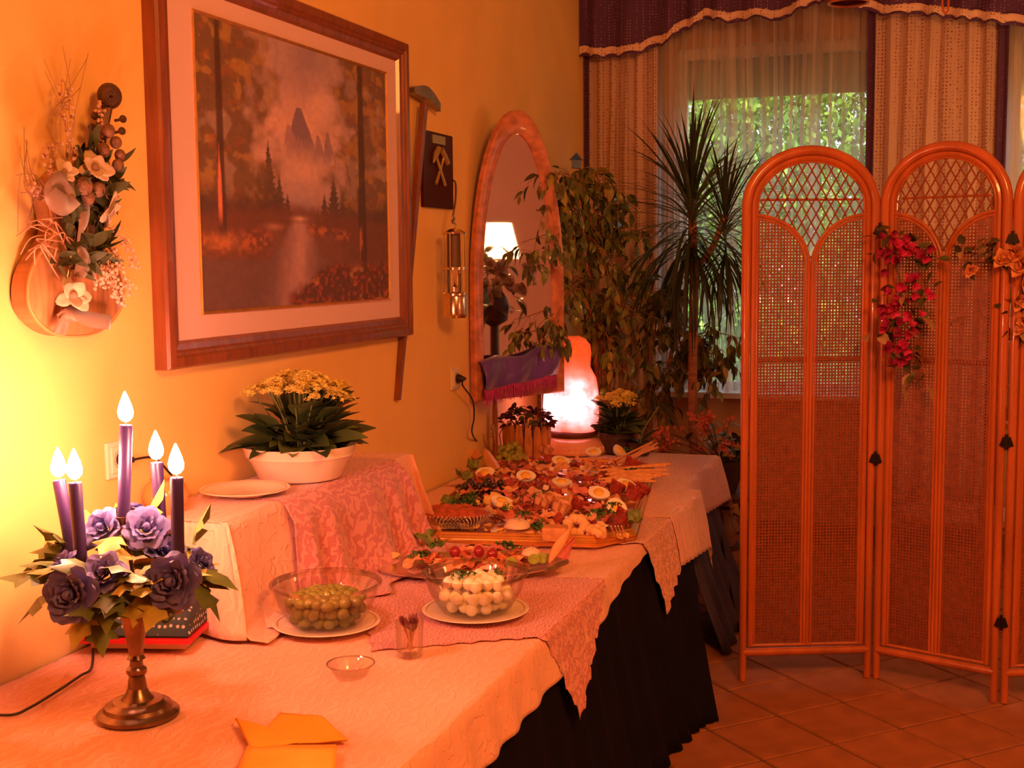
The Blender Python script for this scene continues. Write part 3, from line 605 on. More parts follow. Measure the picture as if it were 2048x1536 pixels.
for i in range(220):
    u = (i+rs.random())/220; p = Vector(shf(u, 1.)); L = rs.uniform(.05, .075); f2.tube([p+Vector((0, 0, .004)), p+Vector((rs.uniform(-.006, .006), rs.uniform(-.008, .004), -L))], [.0022, .0010], 4)
stuff(f2.build('fringe', m_fr, sh))
# ================================================================ FOLDING RATTAN SCREEN
m_rat = M('rattan', (.50, .12, .03), .28, var=.25, vs=5, coat=.4, stretch=(3, 3, .5)); m_cane = M('cane', (.27, .055, .014), .5, var=.25, vs=40)
m_hinge = M('dark_hinge', (.02, .012, .01), .4, metal=.6)
Pn = [Vector((1.292, 4.655, 0)), Vector((1.738, 4.838, 0)), Vector((1.772, 4.843, 0)), Vector((2.186, 4.700, 0)), Vector((2.222, 4.700, 0)), Vector((2.65, 4.87, 0))]
scr = thing('folding_screen', 'three panel arched rattan folding screen with cane webbing standing on the tiles', 'screen', (Pn[0].x, Pn[0].y, 0))
def panel(A, B):
    w_ = (B-A).length; ang = math.atan2(B.y-A.y, B.x-A.x); ro = .0165; zs = 1.79; zt = 2.010-ro
    frame = MB()
    def archpath(ins, zb):
        a = w_/2-ins; pts = [(ins, 0, zb), (ins, 0, zs*.5), (ins, 0, zs)]
        for i in range(1, 24): t = PI*i/24; pts.append((w_/2-a*math.cos(t), 0, zs+(zt-ins-zs)*math.sin(t)))
        return pts+[(w_-ins, 0, zs), (w_-ins, 0, zs*.5), (w_-ins, 0, zb)]
    P = archpath(0, 0.002); R = [.0135 if p[2] < .5 else (.0150 if p[2] < 1.5 else .0185) for p in P]; frame.tube(P, R, 12)
    root = frame.build('screen_panel', m_rat, scr); root.location = (A.x-Pn[0].x, A.y-Pn[0].y, 0); root.rotation_euler = (0, 0, ang)
    i1 = .0275; MB().tube(archpath(i1, .135), .0105, 8).build('inner_arch', m_rat, root)
    i2 = .041; MB().tube(archpath(i2, .135), .0048, 6).build('bead', m_rat, root)
    MB().tube([(.0, 0, .112), (w_, 0, .112)], .0155, 10).build('bottom_rail', m_rat, root)
    MB().tube([(i1, 0, .138), (w_-i1, 0, .138)], .006, 6).build('rail_bead', m_rat, root)
    MB().tube([(i1, .014, 1.223), (w_-i1, .014, 1.223)], .008, 8).build('cross_rod', m_rat, root)
    MB().tube([(i1+.03, .012, 1.815), (w_-i1-.03, .012, 1.815)], .005, 6).build('cross_rod', m_rat, root)
    zv = 1.575; hz = 1.765-zv; hw = w_/2-i1
    for s, off in ((-1, .0), (1, .0)):
        for o_, rr_ in ((.0062, .0068), (.0185, .0050)):
            c = w_/2+s*hw
            pts = [(w_/2+s*o_, 0, .14), (w_/2+s*o_, 0, zv*.6), (w_/2+s*o_, 0, zv)]+[(c-s*(hw-o_)*math.cos(t), 0, zv+(hz-o_)*math.sin(t)) for t in [PI/2*i/12 for i in range(1, 13)]]
            MB().tube(pts, rr_, 8).build('mullion_arc', m_rat, root)
    # cane webbing: woven strips inside the two lower fields
    for s in (0, 1):
        cn = MB(); x0, x1 = (i2, w_/2-.022) if s == 0 else (w_/2+.022, w_-i2); pitch = .0118; wd = .0062
        cc = w_/2+(1 if s else -1)*hw
        def ztop(x): q = min(1, abs(x-cc)/(hw-.02)); return zv+(hz-.018)*math.sqrt(max(0, 1-q*q))
        k = 0; x = x0+pitch/2
        while x < x1: cn.box((x, .0012*(1 if k % 2 else -1), (.14+ztop(x))/2), (wd, .0012, ztop(x)-.14)); x += pitch; k += 1
        z = .15; k = 0
        while z < zv+hz-.02:
            xa, xb_ = x0, x1
            if z > zv:
                q = math.sqrt(max(0, 1-((z-zv)/(hz-.018))**2))*(hw-.02)
                if s == 0: xb_ = min(x1, cc+q)
                else: xa = max(x0, cc-q)
            if xb_-xa > .01: cn.box(((xa+xb_)/2, 0, z), (xb_-xa, .0012, wd*.92))
            z += pitch; k += 1
        stuff(cn.build('cane_webbing', m_cane, root, smooth=False))
    # diamond lattice in the arch
    def inside(x, z):
        a = w_/2-i2; q = abs(x-w_/2)
        if z > zs: 
            if (q/a)**2+((z-zs)/(zt-i2-zs))**2 > 1: return False
        elif q > a: return False
        c_ = w_/2+(1 if x > w_/2 else -1)*hw; t = min(1, abs(x-c_)/hw)
        return z > zv+hz*math.sqrt(max(0, 1-t*t))
    sl = 1.75; L_ = math.hypot(1, sl); sp = .036
    for s in (-1, 1):
        k = -20
        while k < 34:
            xk = k*sp; run = []; segs = []
            for i in range(140):
                z = 1.56+.47*i/139; x = (xk+(z-1.56)/sl) if s > 0 else (w_-xk-(z-1.56)/sl)
                if 0 < x < w_ and inside(x, z): run.append((x, .003*s, z))
                elif run: segs.append(run); run = []
            if run: segs.append(run)
            for r_ in segs:
                if len(r_) > 2: MB().tube([r_[0], r_[-1]], .0031, 5).build('lattice_rod', m_cane, root)
            k += 1
    return root
pa = [panel(Pn[0], Pn[1]), panel(Pn[2], Pn[3]), panel(Pn[4], Pn[5])]
for a_, b_2, tiltz in ((Pn[1], Pn[2], (.85, 1.7)), (Pn[3], Pn[4], (.30, .95, 1.66))):
    for z in tiltz:
        c = (a_+b_2)/2-Pn[0]; h_ = MB(); h_.tube([(c.x, c.y-.018, z-.028), (c.x, c.y-.018, z+.028)], .005, 8); h_.box((c.x-.010, c.y-.019, z), (.018, .003, .034), (0, .35, 0)); h_.box((c.x+.010, c.y-.019, z), (.018, .003, .034), (0, -.35, 0)); h_.build('hinge', m_hinge, scr)

# ================================================================ GARLANDS ON THE SCREEN
m_bou = [M('bougainvillea_bract', (.62, .03, .16), .55, var=.25, vs=30, sub=.1), M('bract_dark', (.36, .012, .09), .6, var=.3, vs=30)]
m_gl = M('garland_leaf', (.10, .085, .03), .55, var=.5, vs=15); m_glb = M('garland_leaf_tan', (.42, .24, .10), .6, var=.3, vs=15); m_stem = M('garland_stem', (.12, .06, .03), .7)
def bract_mesh(mat):
    m = MB()
    for i in range(3):
        a = 2*PI*i/3; X = Matrix.Rotation(a, 4, 'Z') @ Matrix.Rotation(-.7, 4, 'Y'); l_ = leaf_mb(.034, .028, -.25, .5, 5, shape=.7); m.add(l_.v, l_.f, X)
    m.ball((0, 0, .012), (.003, .003, .010), 6, 4); return m.mesh('blossom', mat)
bm2 = [bract_mesh(m_bou[0]), bract_mesh(m_bou[1])]
gleaf = [leaf_mb(.055, .034, .25, .2, 6).mesh('garland_leaf', m_gl), leaf_mb(.06, .036, .3, .25, 6).mesh('garland_leaf', m_glb)]
def screen_pt(px, py, off=.05): return on_y(px, py, 4.80-off)
ga = thing('bougainvillea_garland', 'magenta bougainvillea garland hanging where the left and middle screen panels meet', 'garland', tuple(screen_pt(1770, 450)))
G = lambda px, py, off=.05: screen_pt(px, py, off)-Vector(ga.location)
rs = random.Random(21)
spine = [(1752, 452), (1775, 500), (1800, 560), (1795, 620), (1770, 680), (1790, 715), (1820, 745), (1842, 775)]
MB().tube(catmull([G(*p, .03) for p in spine], 6), .003, 6).build('stem', m_stem, ga)
MB().tube(catmull([G(1775, 500, .03), G(1830, 520, .06), G(1862, 500, .05)], 6), .002, 5).build('stem', m_stem, ga)
def seg(K, t): t *= len(K)-1; i = min(int(t), len(K)-2); f = t-i; return K[i][0]*(1-f)+K[i+1][0]*f, K[i][1]*(1-f)+K[i+1][1]*f, (K[i][2]*(1-f)+K[i+1][2]*f if len(K[0]) > 2 else 0)
band = [(1778, 478, 36), (1808, 500, 62), (1820, 545, 58), (1812, 590, 58), (1795, 640, 45), (1790, 680, 38), (1800, 720, 28), (1828, 755, 26)]
for i in range(66):
    x, y, w_ = seg(band, rs.random()*.93); x += rs.uniform(-w_, w_)*.85; y += rs.uniform(-18, 18)
    put('blossom', bm2[0 if rs.random() < (.75 if 1790 < x and y < 600 else .4) else 1], ga, G(x, y, rs.uniform(.06, .12)), dir_rot((rs.uniform(-.6, .6), -1, rs.uniform(-.5, .6)), 0) if 0 else Vector((rs.uniform(-.7, .7), -1, rs.uniform(-.5, .7))).to_track_quat('Z', 'Y').to_euler(), rs.uniform(.75, 1.15))
for i in range(90):
    x, y, w_ = seg(band, rs.random()); x += rs.uniform(-w_, w_)*1.1; y += rs.uniform(-22, 22)
    put('garland_leaf', gleaf[0 if rs.random() < .86 else 1], ga, G(x, y, rs.uniform(.03, .10)), dir_rot((rs.uniform(-1, 1), rs.uniform(-1, .2), rs.uniform(-1, .6)), rs.uniform(-1, 1)), rs.uniform(.55, .95))
for (x, y) in ((1752, 462), (1782, 470), (1820, 482), (1868, 495), (1755, 665), (1735, 668), (1845, 635), (1852, 770), (1760, 580)):
    put('garland_leaf', gleaf[1 if y > 600 else 0], ga, G(x, y, .07), dir_rot((rs.uniform(-1, 1), -.6, rs.uniform(-1, .5)), rs.uniform(-1, 1)), 1.1)
m_pe = M('peach_silk', (.80, .34, .14), .6, var=.2, vs=20, sub=.1)
gb = thing('peach_flower_garland', 'peach silk flower garland on the joint of the middle and right screen panels', 'garland', tuple(screen_pt(2015, 520, .10)))
G2 = lambda px, py, off=.1: screen_pt(px, py, off)-Vector(gb.location)
def silk_mesh(r, mat, n=9):
    m = MB()
    for i in range(n):
        a = 2.4*i; op = .35+.85*i/n; X = Matrix.Rotation(a, 4, 'Z') @ Matrix.Rotation(-(PI/2-op*1.25), 4, 'Y'); l_ = leaf_mb(r*(.7+.4*i/n), r*.95, -.3, .55, 5, shape=.6); m.add(l_.v, l_.f, X)
    return m.mesh('blossom', mat)
pm = silk_mesh(.05, m_pe)
for (x, y, s_) in ((1942, 540, .65), (2008, 520, .95), (2030, 505, 1.1), (2046, 530, 1.1), (2035, 600, .9), (2050, 640, .9), (2060, 560, 1.2), (2040, 660, .6)):
    put('blossom', pm, gb, G2(x, y, .14), Vector((rs.uniform(-.5, .5), -1, rs.uniform(-.4, .5))).to_track_quat('Z', 'Y').to_euler(), s_)
MB().tube(catmull([G2(1925, 520), G2(1960, 525), G2(2010, 515), G2(2040, 560), G2(2030, 640), G2(2025, 700)], 6), .003, 6).build('stem', m_stem, gb)
for i in range(75):
    x, y, w_ = seg([(1915, 520, 25), (1950, 510, 35), (1990, 510, 35), (2025, 490, 45), (2040, 560, 45), (2040, 620, 35), (2030, 690, 25)], rs.random()); x += rs.uniform(-w_, w_); y += rs.uniform(-25, 25)
    put('garland_leaf', gleaf[0 if rs.random() < .8 else 1], gb, G2(x, y, rs.uniform(.06, .12)), dir_rot((rs.uniform(-1, 1), rs.uniform(-1, .2), rs.uniform(-1, .8)), rs.uniform(-1, 1)), rs.uniform(.6, .95))

# ================================================================ TABLES, SKIRTS AND CLOTHS
m_tbl = M('table_board', (.45, .25, .12), .5)
def table(x0, x1, y0, y1, label):
    t = thing('buffet_table', label, 'table', ((x0+x1)/2, (y0+y1)/2, 0)); w_, l_ = x1-x0, y1-y0
    MB().box((0, 0, T-.022), (w_, l_, .03)).build('tabletop', m_tbl, t, smooth=False)
    for sx in (-1, 1):
        for sy in (-1, 1): MB().tube([(sx*(w_/2-.06), sy*(l_/2-.08), 0.002), (sx*(w_/2-.06), sy*(l_/2-.08), T-.03)], .018, 8).build('leg', m_iron, t)
table(.03, 1.04, .35, 4.90, 'long near buffet table under white and pink cloths'); table(.03, .95, 4.93, 5.92, 'far buffet table behind the food tray')
m_skb = M('dark_blue_skirt', (.006, .004, .012), .85, sheen=0, spec=.15, var=.3, vs=6); m_skf = M('slate_blue_skirt', (.06, .04, .08), .85, var=.25, vs=6)
def skirt(y0, y1, x0, x0f, flare0, flare1, n, amp, mat, name, label, seed, zt=None):
    zt = zt or (T-.03); nu = int(n*9); rs_ = random.Random(seed); ph = [rs_.uniform(-.5, .5) for _ in range(int(n)+3)]; am = [rs_.uniform(.5, 1.3) for _ in range(int(n)+3)]
    def fn(u, v):
        k = u*n; i = int(k); f = k-i; a = am[i]*(1-f)+am[i+1]*f; p = ph[i]*(1-f)+ph[i+1]*f; s_ = math.sin(2*PI*k+2*p)
        fl_ = flare0+(flare1-flare0)*u**3; x = x0+(x0f-x0)*u+fl_*v**1.3+amp*a*s_*(.35+.65*v); y = y0+(y1-y0)*u - .66*v*max(0, (u-.75)/.25)**1.6*(1 if flare1 > .12 else 0)
        return (x, y, zt*(1-v)+.006)
    o = MB().grid(fn, nu, 14).build(name, mat); tag(o, label, 'table skirt'); solid(o, .002); return o
skirt(.5, 4.86, 1.055, 1.05, .07, .225, 27, .018, m_skb, 'table_skirt', 'pleated near-black table skirt hanging to the floor from the near table', 5)
# returns of the skirt round the far end
o = MB().grid(lambda u, v: (1.05-.9*u+.215*(1-u)*v**1.3, 4.87+.012*math.sin(u*50)-.66*v*(1-u)**3, (T-.03)*(1-v)+.006), 60, 10).build('skirt_return', m_skb); tag(o, 'dark skirt folded round the far end of the near table', 'table skirt'); solid(o, .002)
skirt(4.93, 5.90, .985, .965, .20, .22, 6, .02, m_skf, 'table_skirt', 'slate blue pleated skirt of the far table beyond the black skirt', 8)

def lace_mat(name, col, col2, scale, mixs=.5, holes=0., rough=.75, sheen=.2, damask=False):
    m = M(name, col, rough, sheen=sheen); nd, lk, b = nodes(m); tc = nd.new('ShaderNodeTexCoord')
    ns = nd.new('ShaderNodeTexNoise'); ns.inputs['Scale'].default_value = scale*.35; ns.inputs['Detail'].default_value = 2; lk.new(tc.outputs['Object'], ns.inputs['Vector'])
    wv = nd.new('ShaderNodeTexWave'); wv.inputs['Scale'].default_value = scale*.28; wv.inputs['Distortion'].default_value = 9; wv.inputs['Detail'].default_value = 2; wv.inputs['Detail Scale'].default_value = 1.6; lk.new(tc.outputs['Object'], wv.inputs['Vector'])
    vo = nd.new('ShaderNodeTexVoronoi'); vo.feature = 'DISTANCE_TO_EDGE'; vo.inputs['Scale'].default_value = scale; lk.new(tc.outputs['Object'], vo.inputs['Vector'])
    r1 = nd.new('ShaderNodeValToRGB'); r1.color_ramp.elements[0].position = .42; r1.color_ramp.elements[1].position = .62; lk.new(wv.outputs['Fac'], r1.inputs[0])
    mx_ = nd.new('ShaderNodeMixRGB'); mx_.inputs[1].default_value = (*col2, 1); mx_.inputs[2].default_value = (*col, 1); lk.new(r1.outputs[0], mx_.inputs[0]); lk.new(mx_.outputs[0], b.inputs['Base Color'])
    bp = nd.new('ShaderNodeBump'); bp.inputs['Strength'].default_value = .5; bp.inputs['Distance'].default_value = .004; lk.new(r1.outputs[0], bp.inputs['Height']); lk.new(bp.outputs[0], b.inputs['Normal'])
    if damask:
        rr_ = nd.new('ShaderNodeMapRange'); rr_.inputs['To Min'].default_value = .75; rr_.inputs['To Max'].default_value = .32; lk.new(r1.outputs[0], rr_.inputs[0]); lk.new(rr_.outputs[0], b.inputs['Roughness'])
    if holes:
        r2 = nd.new('ShaderNodeValToRGB'); r2.color_ramp.elements[0].position = .10; r2.color_ramp.elements[1].position = .16; r2.color_ramp.elements[0].color = (1, 1, 1, 1); r2.color_ramp.elements[1].color = (1-holes,)*3+(1,)
        vo.inputs['Scale'].default_value = 150; lk.new(vo.outputs['Distance'], r2.inputs[0]); mxx = nd.new('ShaderNodeMath'); mxx.operation = 'MAXIMUM'; lk.new(r2.outputs[0], mxx.inputs[0]); lk.new(r1.outputs[0], mxx.inputs[1]); lk.new(mxx.outputs[0], b.inputs['Alpha'])
    return m
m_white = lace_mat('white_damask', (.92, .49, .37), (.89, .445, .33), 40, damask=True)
m_pink = lace_mat('pink_lace', (.80, .33, .33), (.68, .23, .23), 110, holes=.30, sheen=.3); m_clace = lace_mat('cream_lace', (.86, .47, .39), (.74, .35, .28), 110, holes=.3)
XE = 1.052
def drape(P, xe=XE, zt=T, lift=.0, ye=None, fall=.12, r=.015):
    # unfolded cloth coordinates -> bent over the front edge (and the far end) of the table
    x, y = P; z = zt+lift; X, Y = x, y; ov = x-xe
    if ov > 0:
        X = xe+min(ov, r)*.7+fall*max(0, ov-r)*.6+lift; z = zt+lift-max(0, ov-.3*r)
    if ye is not None and y > ye:
        oy = y-ye; Y = ye+.2*oy; z -= oy*.95
    return (X, Y, z)
def cloth(quad, nu, nv, name, mat, label, lift, xe=XE, ye=None, wr=.002, scal=0., cat='tablecloth', seed=0, fall=.25, parent=None):
    A_, B_, C_, D_ = [Vector(q) for q in quad]
    def fn(u, v):
        p = (A_*(1-u)+B_*u)*(1-v)+(D_*(1-u)+C_*u)*v; e = min(u, v, 1-u, 1-v)
        if scal:
            c = (A_+B_+C_+D_)/4; k = scal*abs(math.sin((u*nu if v < .5/nv or v > 1-.5/nv else v*nv)*.55))*(1 if e < .001 else 0); p = p+(c-p).normalized()*k*1.5
        q = Vector(drape((p.x, p.y), xe, T, lift, ye, fall)); nz = pnoise(Vector((p.x*6+seed, p.y*6, seed)))+.5*pnoise(Vector((p.x*17, p.y*17+seed, 1)))
        if q.z > T-.004: q.z += wr*(nz+.6) if nz > -.6 else 0
        else: q.x += abs(.010*math.sin(p.y*42+seed))*min(1, (T-q.z)*8)
        return q
    o = MB().grid(fn, nu, nv).build(name, mat, parent); tag(o, label, cat) if parent is None else None; solid(o, .0012); return o
# white base cloth: overhang varies along the front
def base_over(y):
    K = [(.3, .17), (2.05, .165), (2.11, .185), (2.24, .15), (2.6, .135), (3.0, .12), (3.35, .105), (3.7, .055), (4.0, .04), (4.95, .03)]
    for (a, p), (c, q) in zip(K, K[1:]):
        if a <= y <= c: return p+(q-p)*(y-a)/(c-a)
    return .1
def bfn(u, v):
    y = .34+(4.92-.34)*v; o_ = base_over(y); n1_ = .80
    if u < n1_: x = .008+(XE-.008)*u/n1_
    else: x = XE+o_*(u-n1_)/(1-n1_)
    q = Vector(drape((x, y), XE, T, .001, None, .25)); nz = pnoise(Vector((x*5, y*5, 3)))+.4*pnoise(Vector((x*14, y*14, 8)))
    if q.z >= T: q.z += max(0, .0016*(nz+.5))
    else: q.x += .006*(1+math.sin(y*34+2*math.sin(y*5)))*min(1, (T-q.z)*9)
    return q
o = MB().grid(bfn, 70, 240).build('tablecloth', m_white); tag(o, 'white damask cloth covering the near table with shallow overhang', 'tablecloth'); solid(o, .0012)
cloth([(.70, 2.66), (1.335, 3.06), (1.06, 3.50), (.30, 3.35)], 70, 60, 'lace_runner', m_pink, 'pink lace runner whose point hangs over the front edge of the near table', .0055, scal=.010, seed=3, wr=.003)
cloth([(.55, 3.70), (1.345, 4.12), (1.12, 4.78), (.50, 4.85)], 70, 60, 'lace_cloth', m_clace, 'cream lace cloth with a point hanging below the right edge of the food tray', .0085, scal=.009, seed=9, wr=.002)
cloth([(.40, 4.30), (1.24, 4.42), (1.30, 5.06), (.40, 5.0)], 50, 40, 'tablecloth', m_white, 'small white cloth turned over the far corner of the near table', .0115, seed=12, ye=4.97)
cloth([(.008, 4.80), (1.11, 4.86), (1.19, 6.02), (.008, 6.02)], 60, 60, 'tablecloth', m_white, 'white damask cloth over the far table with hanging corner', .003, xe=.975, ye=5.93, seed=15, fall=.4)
# riser along the wall, covered with pale cloth and a pink lace throw
RZ = .95; RD = .285; RY0, RY1 = 2.70, 3.80
tag(MB().box((RD/2+.012, (RY0+RY1)/2, (T+.012+RZ-.008)/2), (RD-.02, RY1-RY0-.02, RZ-.008-T-.012)).build('riser_box', m_tbl, smooth=False), 'long box against the wall lifting the plant and plate above the table', 'box')
def riser_cloth(y0, y1, xtop0, xb, name, mat, label, lift, amp, n, ends=True, seed=1, foot=None):
    # profile across: from the wall over the top, down the front, a little out onto the table
    prof = [(xtop0, RZ), (RD*.5, RZ), (RD, RZ), (RD+.008, RZ-.012), (RD+.02, RZ-.10), (RD+.035, RZ-.2), (RD+.05, T+.03), (RD+.07, T+.012), (xb, T+.010)]
    def fn(u, v):
        k = v*(len(prof)-1); i = min(int(k), len(prof)-2); f = k-i; x = prof[i][0]*(1-f)+prof[i+1][0]*f; z = prof[i][1]*(1-f)+prof[i+1][1]*f; y = y0+(y1-y0)*u
        dn = max(0, (RZ-z)/(RZ-T)); s_ = math.sin(u*n*2*PI+1.5*math.sin(u*9+seed)); x += amp*dn*(s_+1)*.5+lift*(1.2 if dn > 0 else 0)+foot(u)*max(0, dn-.9)*10 if foot else amp*dn*(s_+1)*.5+lift+(.034*min(1, dn*5) if seed == 5 else 0)
        z += lift if dn < .98 else lift+.006*(s_+1); y += .05*dn*(u-.5)*(2 if ends else 1)
        if ends and u > .97: y += 0
        return (x, y, z)
    o = MB().grid(fn, 150, 48).build(name, mat); tag(o, label, 'cloth'); solid(o, .0015); return o
riser_cloth(RY0-.03, RY1+.04, .006, RD+.12, 'riser_cloth', m_white, 'pale cloth covering the raised box behind the bowls', .003, .035, 5, seed=2)
def endfn(y, sgn):
    return lambda u, v: (.008+(RD+.012+.06*v)*u+.02*v*u, y+.012*(-sgn)+sgn*(.004+.05*v*v+.02*math.sin(u*9)*v), RZ+.003-(RZ-T-.012)*v)
for y_, s_ in ((RY0-.03, -1), (RY1+.04, 1)):
    o = MB().grid(endfn(y_, s_), 24, 14).build('riser_cloth_end', m_white); tag(o, 'pale cloth hanging over the %s end of the raised box' % ('near' if s_ < 0 else 'far'), 'cloth'); solid(o, .0015)
m_pink2 = lace_mat('pink_satin_lace', (.76, .30, .30), (.58, .17, .18), 70, rough=.5, sheen=.4)
riser_cloth(2.96, 3.70, .12, RD+.17, 'lace_throw', m_pink2, 'pink patterned lace throw falling over the front of the raised box', .007, .045, 4, ends=True, seed=5)
# gauzy tulle heap at the foot of the riser
rs = random.Random(5)
def tul(u, v):
    x = .14+.30*v+.05*math.sin(u*11); y = 2.72+.34*u; return (x, y, T+.012+.035*abs(pnoise(Vector((u*5, v*4, 3))))*(1-v*.6)+.05*(1-v)**2*max(0, .5+pnoise(Vector((u*3, 1, 5)))))
o = MB().grid(tul, 50, 30).build('tulle', M('tulle', (.85, .55, .45), .5, sheen=.6)); tag(o, 'crumpled pale tulle on the table between gift box and raised box', 'cloth'); solid(o, .001)
# ================================================================ CANDELABRA, CANDLES, ROSE RING
m_brz = M('antique_bronze', (.22, .13, .08), .28, metal=.9, var=.35, vs=25)
KB = on_z(277, 1432, T+.004); KX, KY = KB.x, KB.y
RT = Vector((.944, .329, 0)); BK = Vector((-.329, .944, 0))
kd = thing('candelabra', 'antique bronze candelabra with round stepped foot on the near end of the table', 'candelabra', (KX, KY, T+.006))
s_ = .084
MB().lathe([(0, .001), (s_, .001), (s_*1.0, .008), (s_*.92, .014), (s_*.84, .016), (s_*.80, .024), (s_*.66, .028), (s_*.60, .034), (s_*.40, .036), (s_*.30, .046), (s_*.22, .062), (0, .064)], n=40).build('foot', m_brz, kd)
MB().lathe([(.020, .055), (.018, .075), (.016, .085), (.021, .092), (.021, .100), (.014, .106), (.013, .118), (.019, .122), (.014, .130), (.017, .150), (.021, .175), (.026, .205), (.030, .220), (.033, .232), (.028, .246), (.020, .256), (.019, .266), (.022, .280), (.023, .290), (.0, .29)], n=28).build('stem', m_brz, kd)
sk = []       # (foot x/y offset, base z, top z, lean)
def kpos(lat, dep): return RT*lat+BK*dep
CND = [('front left', 165, 1160, 150, 965, -.02), ('back left', 148, 1128, 118, 960, .05), ('middle', 247, 1045, 252, 850, .02), ('back right', 322, 1052, 313, 925, .13), ('front right', 357, 1130, 353, 955, -.03)]
m_cand = M('dark_blue_wax', (.035, .015, .075), .38, sub=.0, coat=.1); m_wick = M('wick', (.02, .015, .01), .9)
m_flame = bpy.data.materials.new('flame'); m_flame.use_nodes = True; nt = m_flame.node_tree; nt.nodes.clear(); e_ = nt.nodes.new('ShaderNodeEmission'); e_.inputs[0].default_value = (1, .385, .23, 1); e_.inputs[1].default_value = 560; o_ = nt.nodes.new('ShaderNodeOutputMaterial'); nt.links.new(e_.outputs[0], o_.inputs[0])
arms = []
for k, (nm, bx, by, tx, ty, dep) in enumerate(CND):
    def at_depth(px, py):
        Q = Vector((KX, KY, 0))+BK*dep; d_ = _ray(px, py); t = (Q-CAM).dot(BK)/d_.dot(BK); return CAM+d_*t
    pb, pt = at_depth(bx, by), at_depth(tx, ty); d_ = pt-pb; L = d_.length; X = d_.normalized().to_track_quat('Z', 'Y').to_matrix().to_4x4()
    desc = {'front left': 'front left dark blue taper candle with a burning flame', 'back left': 'back left dark blue taper candle, leftmost of the five', 'middle': 'tallest dark blue taper candle standing in the middle', 'back right': 'back right dark blue taper candle half hidden behind the flowers', 'front right': 'front right dark blue taper candle, rightmost of the five'}[nm]
    c = thing('taper_candle', desc, 'candle', pb, 0, 'dark blue candles on the candelabra')
    MB().lathe([(0, 0), (.0115, 0), (.0128, .01), (.0135, L-.004), (.0125, L), (.008, L-.003), (0, L-.004)], n=20, mx=X).build('wax', m_cand, c)
    tp = X @ Vector((0, 0, L)); MB().tube([tp-Vector((0, 0, .004)), tp+Vector((.001, 0, .009))], .0012, 5).build('wick', m_wick, c)
    MB().lathe([(0, .004), (.008, .007), (.0145, .015), (.0160, .026), (.0125, .040), (.007, .054), (.0018, .066), (0, .068)], n=14, mx=Matrix.Translation(tp+Vector((0, 0, .002)))).build('flame', m_flame, c)
    so_ = pb-Vector(kd.location); arms.append(so_)
    MB().lathe([(0, -.016), (.010, -.014), (.0155, -.004), (.0165, .012), (.0175, .013), (.015, .014), (.0142, .0), (0, -.001)], tuple(so_), 20).build('candle_cup', m_brz, kd)
    MB().lathe([(0, -.018), (.026, -.014), (.031, -.006), (.029, -.007), (0, -.012)], tuple(so_), 24).build('drip_pan', m_brz, kd)
    if nm == 'middle': pth = [Vector((0, 0, .285)), Vector((so_.x*.4, so_.y*.4, (.285+so_.z)/2)), so_-Vector((0, 0, .016))]
    else: h2 = Vector((so_.x, so_.y, 0)); pth = [Vector((0, 0, .275)), h2*.35+Vector((0, 0, .245)), h2*.8+Vector((0, 0, .225)), h2*1.03+Vector((0, 0, .24)), so_-Vector((0, 0, .016))]
    MB().tube(catmull(pth, 7), .0052, 8).build('arm', m_brz, kd)
ring = thing('rose_candle_ring', 'wreath of blue silk roses and ivy leaves around the candelabra arms', 'flower wreath', (KX, KY, T+.30))
m_rose = [M('blue_rose', (.10, .085, .30), .6, var=.35, vs=30, sub=.05), M('pale_blue_rose', (.17, .14, .40), .6, var=.3, vs=30, sub=.05)]
def rose_mesh(mat, sd):
    m = MB(); rs = random.Random(sd); m.ball((0, 0, .016), (.009, .009, .016), 10, 7)
    for lay, (cnt, op, r0_, hg, wd) in enumerate(((3, .05, .004, .026, .022), (4, .28, .007, .028, .028), (5, .62, .010, .031, .034), (6, .98, .012, .034, .040), (5, 1.30, .012, .035, .042))):
        for i in range(cnt):
            a0 = 2*PI*i/cnt+lay*.7+rs.uniform(-.25, .25); o2 = op+rs.uniform(-.12, .12); ph = rs.uniform(0, 6); c, s1 = math.cos(o2), math.sin(o2)
            def fn(u, v, a0=a0, c=c, s1=s1, r0_=r0_, hg=hg, wd=wd, ph=ph, o2=o2):
                sh_ = math.sin(PI*(.12+.60*v))*(1 if v < .75 else 1-(v-.75)*1.1); x = (u-.5)*wd*sh_; z = hg*v*(1-.9*abs(u-.5)**2.5*v); y = 9*x*x*-1*(1-v*.4)+.010*v**3*(.3+o2*.5)+.0018*math.sin(u*9+ph)*v*v
                Y = r0_+y*c+z*s1; Z = z*c-y*s1*.8+.006
                return (Y*math.cos(a0)-x*math.sin(a0), Y*math.sin(a0)+x*math.cos(a0), Z)
            m.grid(fn, 7, 6)
    return m.mesh('rose', mat)
rm = [rose_mesh(m_rose[0], 1), rose_mesh(m_rose[1], 2), rose_mesh(m_rose[0], 3)]
def kd_pt(px, py, dep):
    Q = Vector((KX, KY, 0))+BK*dep; d_ = _ray(px, py); t = (Q-CAM).dot(BK)/d_.dot(BK); return CAM+d_*t-Vector(ring.location)
